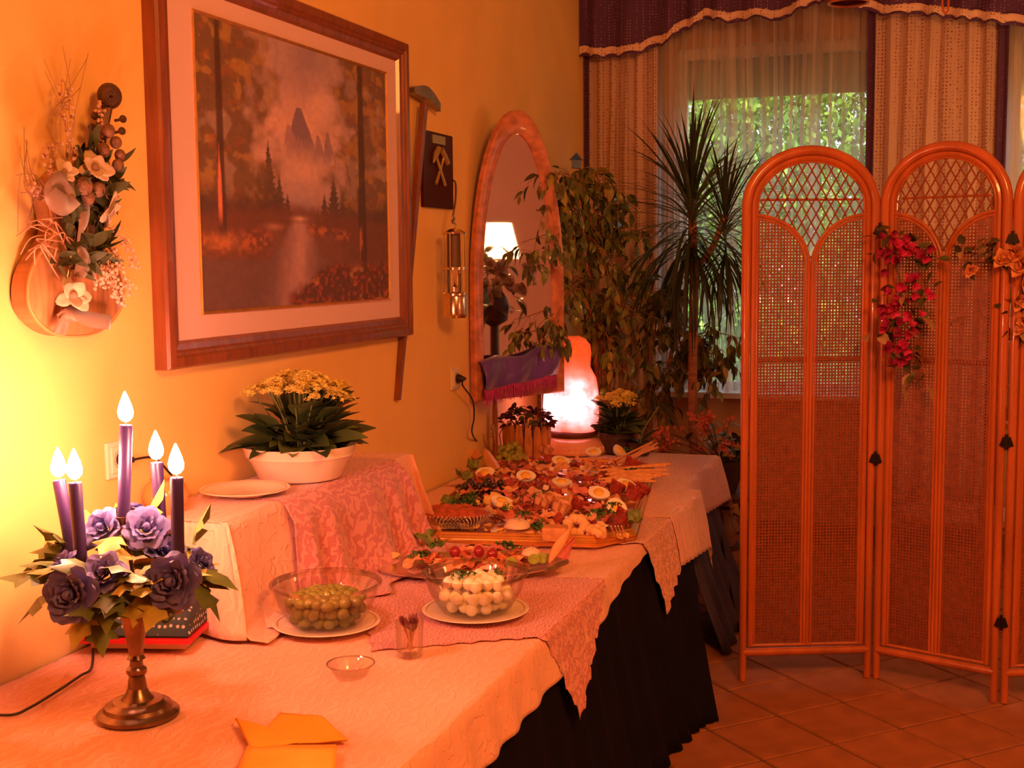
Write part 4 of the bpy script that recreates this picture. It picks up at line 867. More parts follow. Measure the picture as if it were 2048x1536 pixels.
for i, (px, py, dep, s_, mi, nx) in enumerate(((212, 1062, .02, 1.05, 1, (-.3, -.8, .6)), (292, 1062, .02, 1.1, 1, (.3, -.8, .6)), (150, 1190, -.13, 1.3, 0, (-.2, -1, .25)), (210, 1152, -.10, 1.05, 1, (0, -.8, .7)), (352, 1165, -.12, 1.3, 0, (-.2, -1, .3)), (132, 1140, -.06, .9, 0, (-.8, -.5, .7)), (330, 1112, .03, .95, 0, (.3, -.5, .8)), (398, 1128, .0, .75, 0, (.9, -.3, .6)), (120, 1105, .06, .7, 1, (-.6, -.3, .8)), (262, 1030, .14, .8, 1, (0, .4, .8)), (200, 1090, .12, .8, 0, (-.4, .6, .8)), (330, 1075, .15, .8, 0, (.5, .6, .7)))):
    v = RT*nx[0]+BK*nx[1]*1.0+Vector((0, 0, nx[2])); put('rose', rm[(0, 1, 2)[mi if i % 2 else (2 if mi == 0 else 1)]], ring, kd_pt(px, py, dep), v.to_track_quat('Z', 'Y').to_euler(), s_)
m_ivy = [M('ivy_green', (.13, .16, .03), .45, var=.45, vs=22, coat=.2), M('ivy_yellow', (.40, .31, .06), .45, var=.3, vs=22), M('ivy_deep', (.10, .13, .035), .45, var=.4, vs=20)]
def ivy_mesh(mat, sd):
    # five-lobed leaf, cupped, in the xy plane with its stalk at the origin
    out = [(0, 0), (.006, -.016), (.020, -.030), (.024, -.018), (.040, -.026), (.044, -.012), (.070, 0), (.044, .012), (.040, .026), (.024, .018), (.020, .030), (.006, .016)]
    vs = [(.026, 0, .004)]+[(x, y, -2.2*(x*x)-.9*abs(y)*.25+.004*math.sin(i*2+sd)) for i, (x, y) in enumerate(out)]
    return MB().add(vs, [(0, i, i % 12+1) for i in range(1, 13)]).mesh('leaf', mat, 'all')
im = [ivy_mesh(m_ivy[i % 3], i) for i in range(6)]; rs = random.Random(8)
def put_ivy(px, py, dep, v, s_, k, roll=0): put('leaf', im[k], ring, kd_pt(px, py, dep), dir_rot(RT*v[0]+BK*v[1]+Vector((0, 0, v[2])), roll), s_)
for i in range(62):
    a = 2*PI*i/62+rs.uniform(-.1, .1); ca_, sa_ = math.cos(a), math.sin(a)
    px = 240+ca_*rs.uniform(60, 150); dep = sa_*rs.uniform(.06, .15); py = 1128-dep*330+rs.uniform(-30, 40)
    put_ivy(px, py, dep, (ca_*.9+rs.uniform(-.3, .3), sa_*.7-.2, rs.uniform(-.3, .5)), rs.uniform(.9, 1.3), rs.randrange(6), rs.uniform(-.7, .7))
for (px, py, dep, v, s_, k) in ((105, 1150, -.03, (-1, -.2, .1), 1.6, 2), (110, 1180, -.06, (-.8, -.2, -.5), 1.4, 0), (395, 1135, -.02, (1, -.2, -.3), 1.4, 0), (395, 1165, -.05, (.8, -.2, -.9), 1.3, 5), (385, 1090, .05, (.3, 0, .9), 1.4, 3), (300, 1040, .10, (.2, .1, .9), 1.3, 1), (245, 1100, -.02, (-.1, -.9, -.1), 1.6, 1), (225, 1070, -.02, (0, -.9, -.2), 1.2, 4), (190, 1050, .1, (-.6, .2, .5), 1.3, 1), (285, 1190, -.10, (0, -1, -.5), 1.2, 1), (320, 1195, -.12, (-.1, -1, -.4), 1.3, 4), (220, 1190, -.10, (.2, -1, -.5), 1.4, 0), (265, 1150, -.1, (.3, -1, .2), 1.3, 3), (170, 1220, -.12, (-.2, -.8, -.8), 1.2, 4), (200, 1230, -.10, (.3, -.8, -.7), 1.3, 0), (300, 1170, -.1, (.1, -1, .1), 1.2, 1)): put_ivy(px, py, dep, v, s_, k)
MB().tube([(.11*math.cos(t), .11*math.sin(t), -.005+.01*math.sin(3*t)) for t in [2*PI*i/40 for i in range(40)]], .006, 6, closed=True).build('wire_ring', M('floral_wire', (.08, .12, .04), .6), ring)
for k in range(4):
    a = PI/4+PI/2*k; P = [Vector((.11*math.cos(a), .11*math.sin(a), 0)), Vector((.13*math.cos(a+.3), .13*math.sin(a+.3), -.07)), Vector((.12*math.cos(a+.7), .12*math.sin(a+.7), -.04))]
    MB().tube(catmull(P, 6), .003, 6).build('tendril', MATS['floral_wire'], ring)

# ================================================================ GIFT BOX, VASE, CABLE AT THE LEFT
m_dot = cloth_dots('polka_dots', (.022, .035, .045), (.45, .38, .34), 68, .23, .7); m_red = M('red_lacquer', (.62, .02, .03), .35)
gx = thing('gift_box', 'slanted dark box covered in polka dot cloth on a red base behind the candelabra', 'box', (.145, 2.545, T+.012), .27)
wl_, dl_ = .275, .17
MB().add([(-wl_/2, -dl_/2, .035), (wl_/2, -dl_/2, .035), (wl_/2, dl_/2, .035), (-wl_/2, dl_/2, .035), (-wl_/2+.012, -dl_/2+.02, .075), (wl_/2-.012, -dl_/2+.02, .075), (wl_/2-.02, dl_/2, .135), (-wl_/2+.02, dl_/2, .135)], [(3, 2, 1, 0), (0, 1, 5, 4), (1, 2, 6, 5), (2, 3, 7, 6), (3, 0, 4, 7), (4, 5, 6, 7)]).build('padded_lid', m_dot, gx, smooth=False).modifiers.new('b', 'BEVEL').width = .006
MB().box((0, -.004, .029), (wl_+.008, dl_+.012, .010)).build('red_base', m_red, gx, smooth=False)
MB().box((0, .01, .012), (wl_-.04, dl_-.04, .024)).build('inner_box', M('cream_card', (.75, .55, .40), .7), gx, smooth=False)
tag(MB().grid(lambda u, v: (.06+.20*u, 2.49+.05*v+.05*u, T+.012+.012*abs(math.sin(u*7+v))*(1-v*.3)), 14, 4).build('paper_scrap', M('cream_card', (.75, .55, .40), .7)), 'crumpled cream paper under the front of the polka dot box', 'paper')
cable('lamp_cable', 'black cable crossing the white cloth from the gift box to the left', [on_z(186, 1285, T+.010), on_z(183, 1335, T+.010), on_z(160, 1352, T+.010), on_z(110, 1385, T+.010), on_z(60, 1415, T+.010), on_z(20, 1430, T+.010), on_z(-60, 1425, T+.010)], .0032)
vp = Vector((.085, 2.735, RZ+.006))
vs_ = thing('round_vase', 'small round orange glass bowl behind the middle candle', 'vase', vp)
MB().lathe([(0, 0), (.03, 0), (.052, .02), (.060, .045), (.052, .072), (.036, .085), (.040, .090), (.034, .086), (.05, .07), (.056, .045), (.048, .022), (0, .006)], n=28).build('bowl', M('orange_glass', (.85, .28, .08), .15, sub=.2, coat=.6), vs_)

# ================================================================ PLATE, FLOWER BOWL
m_porc = M('porcelain', (.88, .72, .60), .18, coat=.4)
def plate(x, y, z, r, label, grp=None):
    p = thing('plate', label, 'plate', (x, y, z), 0, grp)
    MB().lathe([(0, 0), (r*.58, 0), (r*.62, .004), (r*.80, .009), (r*.98, .013), (r, .015), (r*.985, .0165), (r*.80, .0125), (r*.66, .009), (r*.60, .0065), (0, .006)], n=56).build('dish', m_porc, p)
    MB().lathe([(r*.90, .0150), (r*.915, .0162), (r*.93, .0156)], n=56).build('rim_line', M('rim_gold', (.6, .35, .2), .3), p)
    return p
pc = on_z(490, 986, RZ+.015); plate(pc.x, pc.y, RZ+.014, .125, 'empty white plate on the raised cloth beside the potted flowers')
fb_ = on_z(603, 957, RZ+.01); PX_, PY_ = max(fb_.x, .155), fb_.y
PX_, PY_ = .180, 3.28
def kalanchoe(x, y, z, R_, Hh, label, pot_label, seed, nl, nf, pr, phh, potm, flr=.02, fh=.2, spread=.15, leaf_s=1):
    rs = random.Random(seed)
    pt = thing('flower_pot', pot_label, 'pot', (x, y, z))
    MB().lathe([(0, 0), (pr*.70, 0), (pr*.74, .006), (pr*.86, phh*.5), (pr*.93, phh*.66), (pr*.95, phh*.70), (pr*.945, phh*.72), (pr*.985, phh*.93), (pr, phh*.985), (pr*.985, phh), (pr*.94, phh*.97), (pr*.88, phh*.8), (0, phh*.8)], n=56).build('bowl', potm, pt)
    MB().lathe([(0, phh*.84), (pr*.9, phh*.82)], n=32).build('soil', M('soil', (.07, .035, .02), .95, bump=.6, bs=90), pt)
    pl = thing('kalanchoe', label, 'plant', (x, y, z+phh*.85))
    mL = [leaf_mb(.15*leaf_s, .085*leaf_s, .25, .25, 7, shape=.75).mesh('leaf', m_) for m_ in (M('kalanchoe_leaf', (.10, .13, .04), .4, var=.35, vs=12, coat=.15), M('kalanchoe_leaf_dark', (.05, .075, .028), .4, var=.35, vs=12, coat=.15))]
    for i in range(nl):
        a = rs.uniform(0, 2*PI); el = rs.random(); q = pr*.55*rs.random()
        d_ = Vector((math.cos(a), math.sin(a), .15+1.1*el)); 
        if x+q*math.cos(a)+.13*leaf_s*math.cos(a) < .03: a = -a if math.cos(-a) > -.3 else rs.uniform(-1.3, 1.3); d_ = Vector((math.cos(a), math.sin(a), .15+1.1*el))
        put('leaf', rs.choice(mL), pl, (q*math.cos(a), q*math.sin(a), .005+(.06+.07*(i%2))*el*leaf_s), dir_rot(d_, rs.uniform(-.6, .6)), rs.uniform(.7, 1.1)*(1.1-.3*el))
    fm = MB(); r2 = random.Random(seed+1)
    for i in range(44):
        t = 2*PI*r2.random(); q = .030*r2.random()**.5; c = Vector((q*math.cos(t), q*math.sin(t), .016*(1-(q/.030)**2)+r2.uniform(0, .006))); R3 = Euler((r2.uniform(-.6, .6), r2.uniform(-.6, .6), t)).to_matrix()
        for k in range(4): a = PI/2*k; fm.add([c+R3 @ Vector(p) for p in ((0, 0, 0), (.0055*math.cos(a-.6), .0055*math.sin(a-.6), .003), (.0095*math.cos(a), .0095*math.sin(a), .002), (.0055*math.cos(a+.6), .0055*math.sin(a+.6), .003))], [(0, 1, 2, 3)])
    fme = fm.mesh('flower_head', M('kalanchoe_flower', (.92, .66, .16), .6, var=.3, vs=160), False); sm_ = M('flower_stalk', (.16, .18, .06), .6)
    for i in range(nf):
        a = rs.uniform(0, 2*PI); q = spread*rs.random()**.5; X_ = q*math.cos(a)*.8+max(0, .05-x)*0; Y_ = q*math.sin(a); hz_ = fh*(1-.22*(q/spread)**2)+rs.uniform(-.012, .012)
        X_ = max(X_, .035-x)
        p_ = Vector((X_, Y_, hz_)); MB().tube(catmull([(X_*.3, Y_*.3, 0), (X_*.6, Y_*.6, hz_*.55), p_], 4), .0022, 5).build('stalk', sm_, pl)
        put('flower_head', fme, pl, p_, (rs.uniform(-.3, .3), rs.uniform(-.3, .3), rs.uniform(0, 6)), rs.uniform(.8, 1.25)*leaf_s)
    return pl
kalanchoe(PX_, PY_, RZ+.014, .2, .3, 'yellow kalanchoe with broad dark leaves in the white bowl on the raised box', 'white ceramic bowl planter on the raised cloth under the painting', 3, 95, 44, .170, .100, m_porc, fh=.205, spread=.17)
kalanchoe(.50, 5.83, T+.012, .1, .2, 'small yellow kalanchoe in the shade right of the glowing salt lamp', 'small dark pot right of the salt lamp', 8, 60, 26, .085, .10, M('dark_pot', (.06, .03, .025), .5), fh=.20, spread=.11, leaf_s=.9)

# ================================================================ GLASS BOWLS, PICKS, DISH, NAPKINS
m_glass = glass_mat('bowl_glass', (.98, .97, .95), .28); m_glassrim = glass_mat('bowl_rim_glass', (.93, .88, .82), .7)
def glass_bowl(x, y, z, r, hh, label):
    b_ = thing('glass_bowl', label, 'bowl', (x, y, z)); rb = r*.62
    MB().lathe([(0, .0), (rb*.96, 0), (rb, .002), (rb+.012, .018), (r*.86, hh*.5), (r*.95, hh*.88)], n=56).lathe([(0, .004), (rb*.95, .004), (rb+.008, .018), (r*.84, hh*.5), (r*.93, hh*.88)], n=56).build('body', m_glass, b_)
    MB().lathe([(r*.95, hh*.86), (r*.965, hh*.90), (r, hh*.93), (r*1.0, hh*.985), (r*.985, hh), (r*.945, hh*.985), (r*.93, hh*.88)], n=56).build('rim', m_glassrim, b_)
    return b_
def fill_bowl(x, y, z, r, hh, n, fr, fn, seed, lv):
    # rest n pieces inside: layers from the bottom, each layer a sunflower disc
    out = []; rs = random.Random(seed); zz = fr; k = 0
    while len(out) < n:
        t = (zz)/hh; rb = r*.62; ri = (rb+(r*.9-rb)*min(1, t*1.25))-fr*1.15; m = max(1, int(.83*(ri+fr)**2/fr**2)); 
        for i in range(m):
            if len(out) >= n: break
            q = ri*math.sqrt((i+.5)/m); a = i*2.39996+k; out.append((x+q*math.cos(a), y+q*math.sin(a), z+zz+rs.uniform(-.002, .002)+(.01*(1-(q/ri)**2) if zz > lv else 0)))
        zz += fr*1.55; k += 1
    for p in out: fn(p, rs)
O1 = Vector((.510, 2.80, T+.010)); plate(O1.x, O1.y, O1.z, .138, 'white plate under the glass bowl of green olives')
glass_bowl(O1.x, O1.y, O1.z+.008, .143, .112, 'clear glass bowl filled with green olives')
m_ol = M('green_olive', (.23, .20, .035), .22, var=.25, vs=40, coat=.5)
om = MB().ball((0, 0, 0), (.0135, .0135, .0175), 14, 10).mesh('olive', m_ol)
def mk_ol(p, rs): tag(put('green_olive', om, None, p, (rs.uniform(0, 3), rs.uniform(0, 3), rs.uniform(0, 3)), rs.uniform(.92, 1.12)), 'green olive in the pile inside the front left glass bowl', 'olive', 'green olives in the glass bowl')
fill_bowl(O1.x, O1.y, O1.z+.014, .143, .112, 118, .0145, mk_ol, 1, .04)
O2 = Vector((.835, 3.02, T+.012)); plate(O2.x, O2.y, O2.z, .142, 'white plate under the glass bowl of white cheese balls')
glass_bowl(O2.x, O2.y, O2.z+.008, .142, .108, 'clear glass bowl filled with small white mozzarella balls')
m_moz = M('mozzarella', (.90, .80, .58), .35, sub=.3); mm_ = MB().ball((0, 0, 0), (.0165, .0165, .0155), 14, 10).mesh('ball', m_moz)
def mk_mz(p, rs): tag(put('mozzarella_ball', mm_, None, p, (rs.uniform(0, 3), rs.uniform(0, 3), 0), rs.uniform(.9, 1.08)), 'small white mozzarella ball in the right glass bowl', 'cheese', 'mozzarella balls in the glass bowl')
fill_bowl(O2.x, O2.y, O2.z+.014, .142, .108, 78, .0168, mk_mz, 2, .05)
m_pars = M('parsley', (.06, .13, .025), .6, var=.5, vs=60)
def parsley_mesh(sd, n=26, r=.02):
    m = MB(); rs = random.Random(sd)
    for i in range(5): m.tube([(0, 0, 0), (rs.uniform(-.6, .6)*r, rs.uniform(-.6, .6)*r, r*.8)], .0009, 4)
    for i in range(n):
        c = Vector((rs.gauss(0, .5)*r, rs.gauss(0, .5)*r, r*(.35+.6*rs.random()))); R3 = Euler((rs.uniform(-1, 1), rs.uniform(-1, 1), rs.uniform(0, 6))).to_matrix()
        m.add([c+R3 @ Vector(p)*r for p in ((-.3, 0, 0), (-.1, -.12, .05), (-.05, -.33, 0), (.1, -.12, .04), (.38, 0, -.05), (.1, .12, .04), (-.05, .33, 0), (-.1, .12, .05))], [tuple(range(8))])
    return m.mesh('parsley', m_pars, False)
pms = [parsley_mesh(i) for i in range(3)]
def parsley(p, s_, label, k=0, rot=(0, 0, 0)): return tag(put('parsley_sprig', pms[k % 3], None, p, rot, s_), label, 'parsley')
pp = on_z(922, 1148, T+.125); parsley((pp.x, pp.y, T+.112), 1.25, 'curly parsley sprig on top of the white cheese balls'); 
pp = on_z(990, 1145, T+.11); parsley((pp.x, pp.y, T+.100), .9, 'small parsley sprig at the right inside the cheese bowl', 1)
# glass of cocktail forks
gp = on_z(820, 1312, T+.005); gg = thing('shot_glass', 'small drinking glass holding cocktail picks in front of the bowls', 'glass', (gp.x, gp.y, T+.006))
MB().lathe([(0, 0), (.030, 0), (.031, .004), (.034, .085), (.033, .086), (.0325, .083), (.029, .010), (0, .008)], n=32).build('tumbler', glass_mat('tumbler_glass', (.98, .96, .94), .4), gg)
m_pick = M('pick_wood', (.72, .38, .20), .5); m_pickh = M('pick_head', (.16, .035, .05), .4)
rs = random.Random(2)
for i in range(24):
    a = rs.uniform(0, 2*PI); q = .018*rs.random()**.5; b0 = Vector((q*math.cos(a+2.5)*.6, q*math.sin(a+2.5)*.6, .012)); t0 = Vector((.027*math.cos(a)*rs.uniform(.5, 1), .027*math.sin(a)*rs.uniform(.5, 1), rs.uniform(.080, .098)))
    pk = thing('cocktail_pick', 'thin cocktail pick with dark red end standing in the small glass', 'pick', (gp.x+b0.x, gp.y+b0.y, T+.008+b0.z), 0, 'cocktail picks in the small glass'); d_ = t0-b0
    MB().tube([(0, 0, 0), d_*.82], .0011, 5).build('stick', m_pick, pk); MB().tube([d_*.74, d_*.86, d_*1.0], [.0030, .0042, .0022], 6).build('end', m_pickh, pk)
dp = on_z(702, 1352, T+.005); dd_ = thing('small_glass_dish', 'small empty clear glass dish at the front of the table', 'dish', (dp.x, dp.y, T+.005))
MB().lathe([(0, 0), (.034, 0), (.040, .006), (.048, .022), (.055, .030), (.053, .031), (.045, .021), (.036, .006), (0, .004)], n=36).build('dish', m_glass, dd_); MB().lathe([(.052, .029), (.0555, .0295), (.0555, .0315), (.052, .0315)], n=36).build('rim', m_glassrim, dd_)
m_nap = M('yellow_napkin', (.95, .42, .03), .85, var=.05, vs=30, bump=.1, bs=300)
def napkin(corners, z, label, k):
    P = [on_z(x, y, z) for x, y in corners]; n_ = thing('napkin', label, 'napkin', (P[0].x, P[0].y, z), 0, 'yellow paper napkins')
    def fn(u, v):
        a = (P[0]*(1-u)+P[1]*u)*(1-v)+(P[3]*(1-u)+P[2]*u)*v; a.z += .003*pnoise(Vector((u*3+k, v*3, 0)))+.004*(u-.5)**2*(k % 3); return a-Vector(n_.location)
    for j in range(3):
        o = MB().grid(lambda u, v, j=j: fn(u*(1-.02*j), v)+Vector((.002*j, -.001*j, .0016*j)), 12, 12).build('fold', m_nap, n_); solid(o, .0007)
napkin([(492, 1500), (560, 1425), (640, 1432), (694, 1482)], T+.012, 'folded yellow napkin fanned at the back of the pile', 0)
napkin([(430, 1640), (495, 1492), (672, 1490), (660, 1620)], T+.018, 'large yellow napkin lying at the bottom edge of the picture', 1)
napkin([(470, 1440), (520, 1452), (600, 1490), (500, 1498)], T+.0165, 'narrow folded corner of a yellow napkin beside the candelabra foot', 2)

# ================================================================ SALT LAMP
sl_ = thing('salt_lamp', 'glowing pink salt crystal lamp on a wooden base behind the food', 'lamp', (.275, 5.85, T+.112))
m_salt = bpy.data.materials.new('salt_crystal'); m_salt.use_nodes = True; nt = m_salt.node_tree; b = nt.nodes['Principled BSDF']; b.inputs['Base Color'].default_value = (.9, .30, .18, 1); b.inputs['Roughness'].default_value = .35
tc = nt.nodes.new('ShaderNodeTexCoord'); N = nt.nodes.new; L_ = nt.links.new
def glow(cx, cy, cz, rad, pw):
    vm = N('ShaderNodeVectorMath'); vm.operation = 'DISTANCE'; vm.inputs[1].default_value = (cx, cy, cz); L_(tc.outputs['Object'], vm.inputs[0])
    mr_ = N('ShaderNodeMapRange'); mr_.inputs['From Min'].default_value = rad; mr_.inputs['From Max'].default_value = 0; L_(vm.outputs['Value'], mr_.inputs[0]); p_ = N('ShaderNodeMath'); p_.operation = 'POWER'; p_.inputs[1].default_value = pw; L_(mr_.outputs[0], p_.inputs[0]); return p_
g1 = glow(.035, -.075, .145, .26, 2.4)        # the bulb inside the crystal, seen through its thin side
g2 = glow(-.125, -.06, .10, .17, 1.6)
ad = N('ShaderNodeMath'); ad.operation = 'ADD'; L_(g1.outputs[0], ad.inputs[0]); L_(g2.outputs[0], ad.inputs[1])
ns = N('ShaderNodeTexNoise'); ns.inputs['Scale'].default_value = 14; ns.inputs['Detail'].default_value = 5; L_(tc.outputs['Object'], ns.inputs['Vector'])
mu = N('ShaderNodeMath'); mu.operation = 'MULTIPLY'; L_(ad.outputs[0], mu.inputs[0]); mr2 = N('ShaderNodeMapRange'); mr2.inputs['From Min'].default_value = .3; mr2.inputs['From Max'].default_value = .7; mr2.inputs['To Min'].default_value = .45; mr2.inputs['To Max'].default_value = 1.5; L_(ns.outputs['Fac'], mr2.inputs[0]); L_(mr2.outputs[0], mu.inputs[1])
sc_ = N('ShaderNodeMath'); sc_.operation = 'MULTIPLY_ADD'; sc_.inputs[1].default_value = 6.5; sc_.inputs[2].default_value = .55; L_(mu.outputs[0], sc_.inputs[0]); L_(sc_.outputs[0], b.inputs['Emission Strength'])
cr = N('ShaderNodeValToRGB'); cr.color_ramp.elements[0].position = 0; cr.color_ramp.elements[0].color = (1, .075, .012, 1); cr.color_ramp.elements[1].position = .45; cr.color_ramp.elements[1].color = (1, .33, .36, 1); L_(mu.outputs[0], cr.inputs[0]); L_(cr.outputs[0], b.inputs['Emission Color'])
bp = N('ShaderNodeBump'); bp.inputs['Strength'].default_value = .6; bp.inputs['Distance'].default_value = .02; L_(ns.outputs['Fac'], bp.inputs['Height']); L_(bp.outputs[0], b.inputs['Normal'])
prof = [(-.00, .118), (.05, .134), (.12, .140), (.20, .135), (.26, .118), (.31, .104), (.37, .105), (.41, .098), (.44, .075), (.458, .035)]
cm = MB(); ns_ = 36; vs = []; 
for (z, r_) in prof:
    for k in range(ns_):
        a = 2*PI*k/ns_; q = r_*(1+.07*pnoise(Vector((math.cos(a)*1.6, math.sin(a)*1.6, z*7)))+.03*pnoise(Vector((math.cos(a)*5, math.sin(a)*5, z*25)))); vs.append((q*math.cos(a)*1.0-.012*math.sin(z*9)+(-.02 if z > .3 else 0), q*math.sin(a)*.85, z+.012*pnoise(Vector((a, z*9, 4)))))
fs = [(i*ns_+k, i*ns_+(k+1) % ns_, (i+1)*ns_+(k+1) % ns_, (i+1)*ns_+k) for i in range(len(prof)-1) for k in range(ns_)]+[tuple(range(ns_))[::-1], tuple((len(prof)-1)*ns_+k for k in range(ns_))]
cm.add(vs, fs); cro = cm.build('crystal', m_salt, sl_)
MB().lathe([(0, -.028), (.112, -.028), (.120, -.022), (.120, -.008), (.113, -.002), (0, -.001)], n=36).build('wooden_base', M('dark_wood_base', (.14, .04, .02), .4, var=.3, vs=10), sl_)
bk = thing('upturned_glass_bowl', 'upturned ribbed glass bowl carrying the salt lamp', 'bowl', (.285, 5.83, T+.010))
MB().lathe([(.175, 0), (.178, .004), (.172, .02), (.160, .045), (.135, .065), (.118, .072), (0, .0735)], n=60).build('body', M('amber_glass', (.85, .40, .22), .12, sub=.1, coat=.8, spec=.8), bk)
MB().lathe([(.177, .003), (.183, .005), (.183, .010), (.176, .012)], n=60).build('rim', m_gold, bk)
for k in range(40):
    a = 2*PI*k/40; MB().ball((.170*math.cos(a), .170*math.sin(a), .030), (.006, .006, .010), 6, 4).build('facet', MATS['amber_glass'], bk)

# ================================================================ BARK PLANTER WITH DARK HERB
bpz = thing('bark_planter', 'round wooden slat planter with dark red herb, left of the salt lamp', 'planter', (.15, 5.50, T+.010))
m_slat = M('planter_slat', (.60, .22, .07), .55, var=.4, vs=16, stretch=(4, 4, 1)); rs = random.Random(6)
for k in range(16):
    a = 2*PI*k/16; h_ = rs.uniform(.155, .19); X = Matrix.Translation((.098*math.cos(a), .098*math.sin(a), 0)) @ Matrix.Rotation(a, 4, 'Z') @ Matrix.Rotation(.06, 4, 'Y')
    MB().add([(-.006, -.018, 0), (.006, -.017, 0), (.006, .017, 0), (-.006, .018, 0), (-.005, -.020, h_*.6), (.009, -.019, h_*.6), (.009, .019, h_*.6), (-.005, .020, h_*.6), (-.004, -.012, h_), (.004, -.012, h_), (.004, .012, h_*.97), (-.004, .012, h_*.97)],
             [(3, 2, 1, 0), (0, 1, 5, 4), (1, 2, 6, 5), (2, 3, 7, 6), (3, 0, 4, 7), (4, 5, 9, 8), (5, 6, 10, 9), (6, 7, 11, 10), (7, 4, 8, 11), (8, 9, 10, 11)], X).build('slat', m_slat, bpz, smooth=False)
MB().lathe([(0, .002), (.090, .002), (.090, .13), (0, .13)], n=20).build('inner_pot', MATS['soil'], bpz)
hl = leaf_mb(.042, .032, .4, .3, 5).mesh('leaf', M('purple_herb', (.09, .02, .03), .5, var=.4, vs=25)); hl2 = leaf_mb(.04, .030, .4, .3, 5).mesh('leaf', M('green_herb', (.07, .07, .025), .5, var=.4, vs=25))
for k in range(110):
    a = rs.uniform(0, 2*PI); q = .12*rs.random()**.5; z = .175+.065*(1-(q/.13)**2)+rs.uniform(-.02, .015)
    put('leaf', hl if rs.random() < .7 else hl2, bpz, (q*math.cos(a), q*math.sin(a), z), dir_rot((math.cos(a)+rs.uniform(-.8, .8), math.sin(a)+rs.uniform(-.8, .8), rs.uniform(-.3, .8)), rs.uniform(-1, 1)), rs.uniform(.6, 1.05))
stm = MB()
for k in range(14): a = rs.uniform(0, 2*PI); stm.tube([(.03*math.cos(a), .03*math.sin(a), .12), (.08*math.cos(a), .08*math.sin(a), .20)], .0022, 5)
stuff(stm.build('herb_stems', m_stem, bpz))
# ================================================================ FOOD TRAY
TU = Vector((.985, .172, 0)).normalized(); TV = Vector((-.172, .985, 0)).normalized(); TO = Vector((.302, 3.728, T+.014)); TW, TL = .772, 1.62
def TP(u, v, z=0): return TO+TU*u+TV*v+Vector((0, 0, z))
c1_, c2_ = .122, .145
octo = [(c1_, 0), (TW-c1_, 0), (TW, c2_), (TW, TL-c2_), (TW-c1_, TL), (c1_, TL), (0, TL-c2_), (0, c2_)]
tr_ = thing('mirror_tray', 'large eight-sided mirror tray with stepped gold frame full of cold food', 'tray', TO, math.atan2(TU.y, TU.x))
def inset(pts, d):
    n = len(pts); out = []
    for i in range(n):
        p0, p1, p2 = Vector(pts[i-1]), Vector(pts[i]), Vector(pts[(i+1) % n]); e1 = (p1-p0).normalized(); e2 = (p2-p1).normalized(); n1 = Vector((-e1.y, e1.x)); n2 = Vector((-e2.y, e2.x)); b_ = (n1+n2); b_ = b_/b_.length; out.append(tuple(p1+b_*(d/max(.3, b_.dot(n1)))))
    return out
m_gf = M('gold_frame', (.88, .42, .10), .22, metal=.85, var=.12, vs=30)
prof = [(0, 0), (0, .012), (.004, .013), (.006, .018), (.009, .020), (.012, .026), (.016, .028), (.019, .034), (.024, .036), (.030, .034), (.036, .022), (.036, .0)]
rg = [[(x, y, z) for x, y in inset(octo, d)] for d, z in prof]
for i in range(8):
    j = (i+1) % 8; vs = []; [vs.extend((r[i], r[j])) for r in rg]; n = len(rg)
    fs = [(2*k, 2*k+1, 2*k+3, 2*k+2) for k in range(n-1)]+[(2*n-2, 2*n-1, 1, 0)]+[tuple(2*k for k in range(n))[::-1], tuple(2*k+1 for k in range(n))]
    MB().add(vs, fs).build('frame_rail', m_gf, tr_, smooth=False)
ip = inset(octo, .034); MB().prism(ip, .003, .010).build('mirror_base', m_mir, tr_, smooth=False)
ZT = T+.014+.0105
def tz(px, py, h=0.): return on_z(px, py, ZT+h+(.014 if h > .019 else 0))
# ---- reusable food meshes
m_ham = [M('ham', (.72, .20, .15), .4, var=.25, vs=40, sub=.15), M('salami', (.46, .06, .05), .4, var=.45, vs=120, sub=.1), M('smoked_meat', (.66, .18, .08), .42, var=.4, vs=60, sub=.1), M('roast_slice', (.84, .40, .20), .45, var=.25, vs=50, sub=.1)]
def slice_mesh(mat, sd, r=.034):
    rs = random.Random(sd); fold = rs.uniform(.3, 1.1)
    def fn(u, v):
        a = 2*PI*u; q = r*v*(1+.1*math.sin(3*a+sd)); x, y = q*math.cos(a), q*math.sin(a)*.8
        return (x, y, fold*abs(x)*.45+.006*math.sin(a*4+sd)*v+.004)
    m = MB().grid(fn, 18, 3); return m.mesh('slice', mat)
slm = [slice_mesh(m_ham[i % 4], i) for i in range(8)]
m_egg = M('egg_white', (.92, .80, .66), .35, sub=.25); m_yolk = M('egg_yolk', (.95, .50, .06), .55, var=.15, vs=60)
egg_h = MB(); vs = []
def eggfn(u, v): a = 2*PI*u; t = v*PI/2; return (.031*math.cos(a)*math.cos(t)*(1+.12*math.cos(a)), .0225*math.sin(a)*math.cos(t), -.0215*math.sin(t))
egg_h.grid(eggfn, 24, 8); egg_h.add([(.031*math.cos(2*PI*k/24)*(1+.12*math.cos(2*PI*k/24)), .0225*math.sin(2*PI*k/24), .0) for k in range(24)], [tuple(range(24))]); egg_me = egg_h.mesh('egg_white', m_egg)
yk_me = MB().ball((.002, 0, 0.0), (.0155, .0145, .006), 16, 8).mesh('yolk', m_yolk)
def egg(px, py, h, rot, label, s_=1.):
    p = tz(px, py, h); e = thing('egg_half', label, 'egg', p); e.rotation_euler = rot; e.scale = (s_,)*3; e['group'] = 'boiled egg halves on the mirror tray'
    put('white', egg_me, e); put('yolk', yk_me, e)
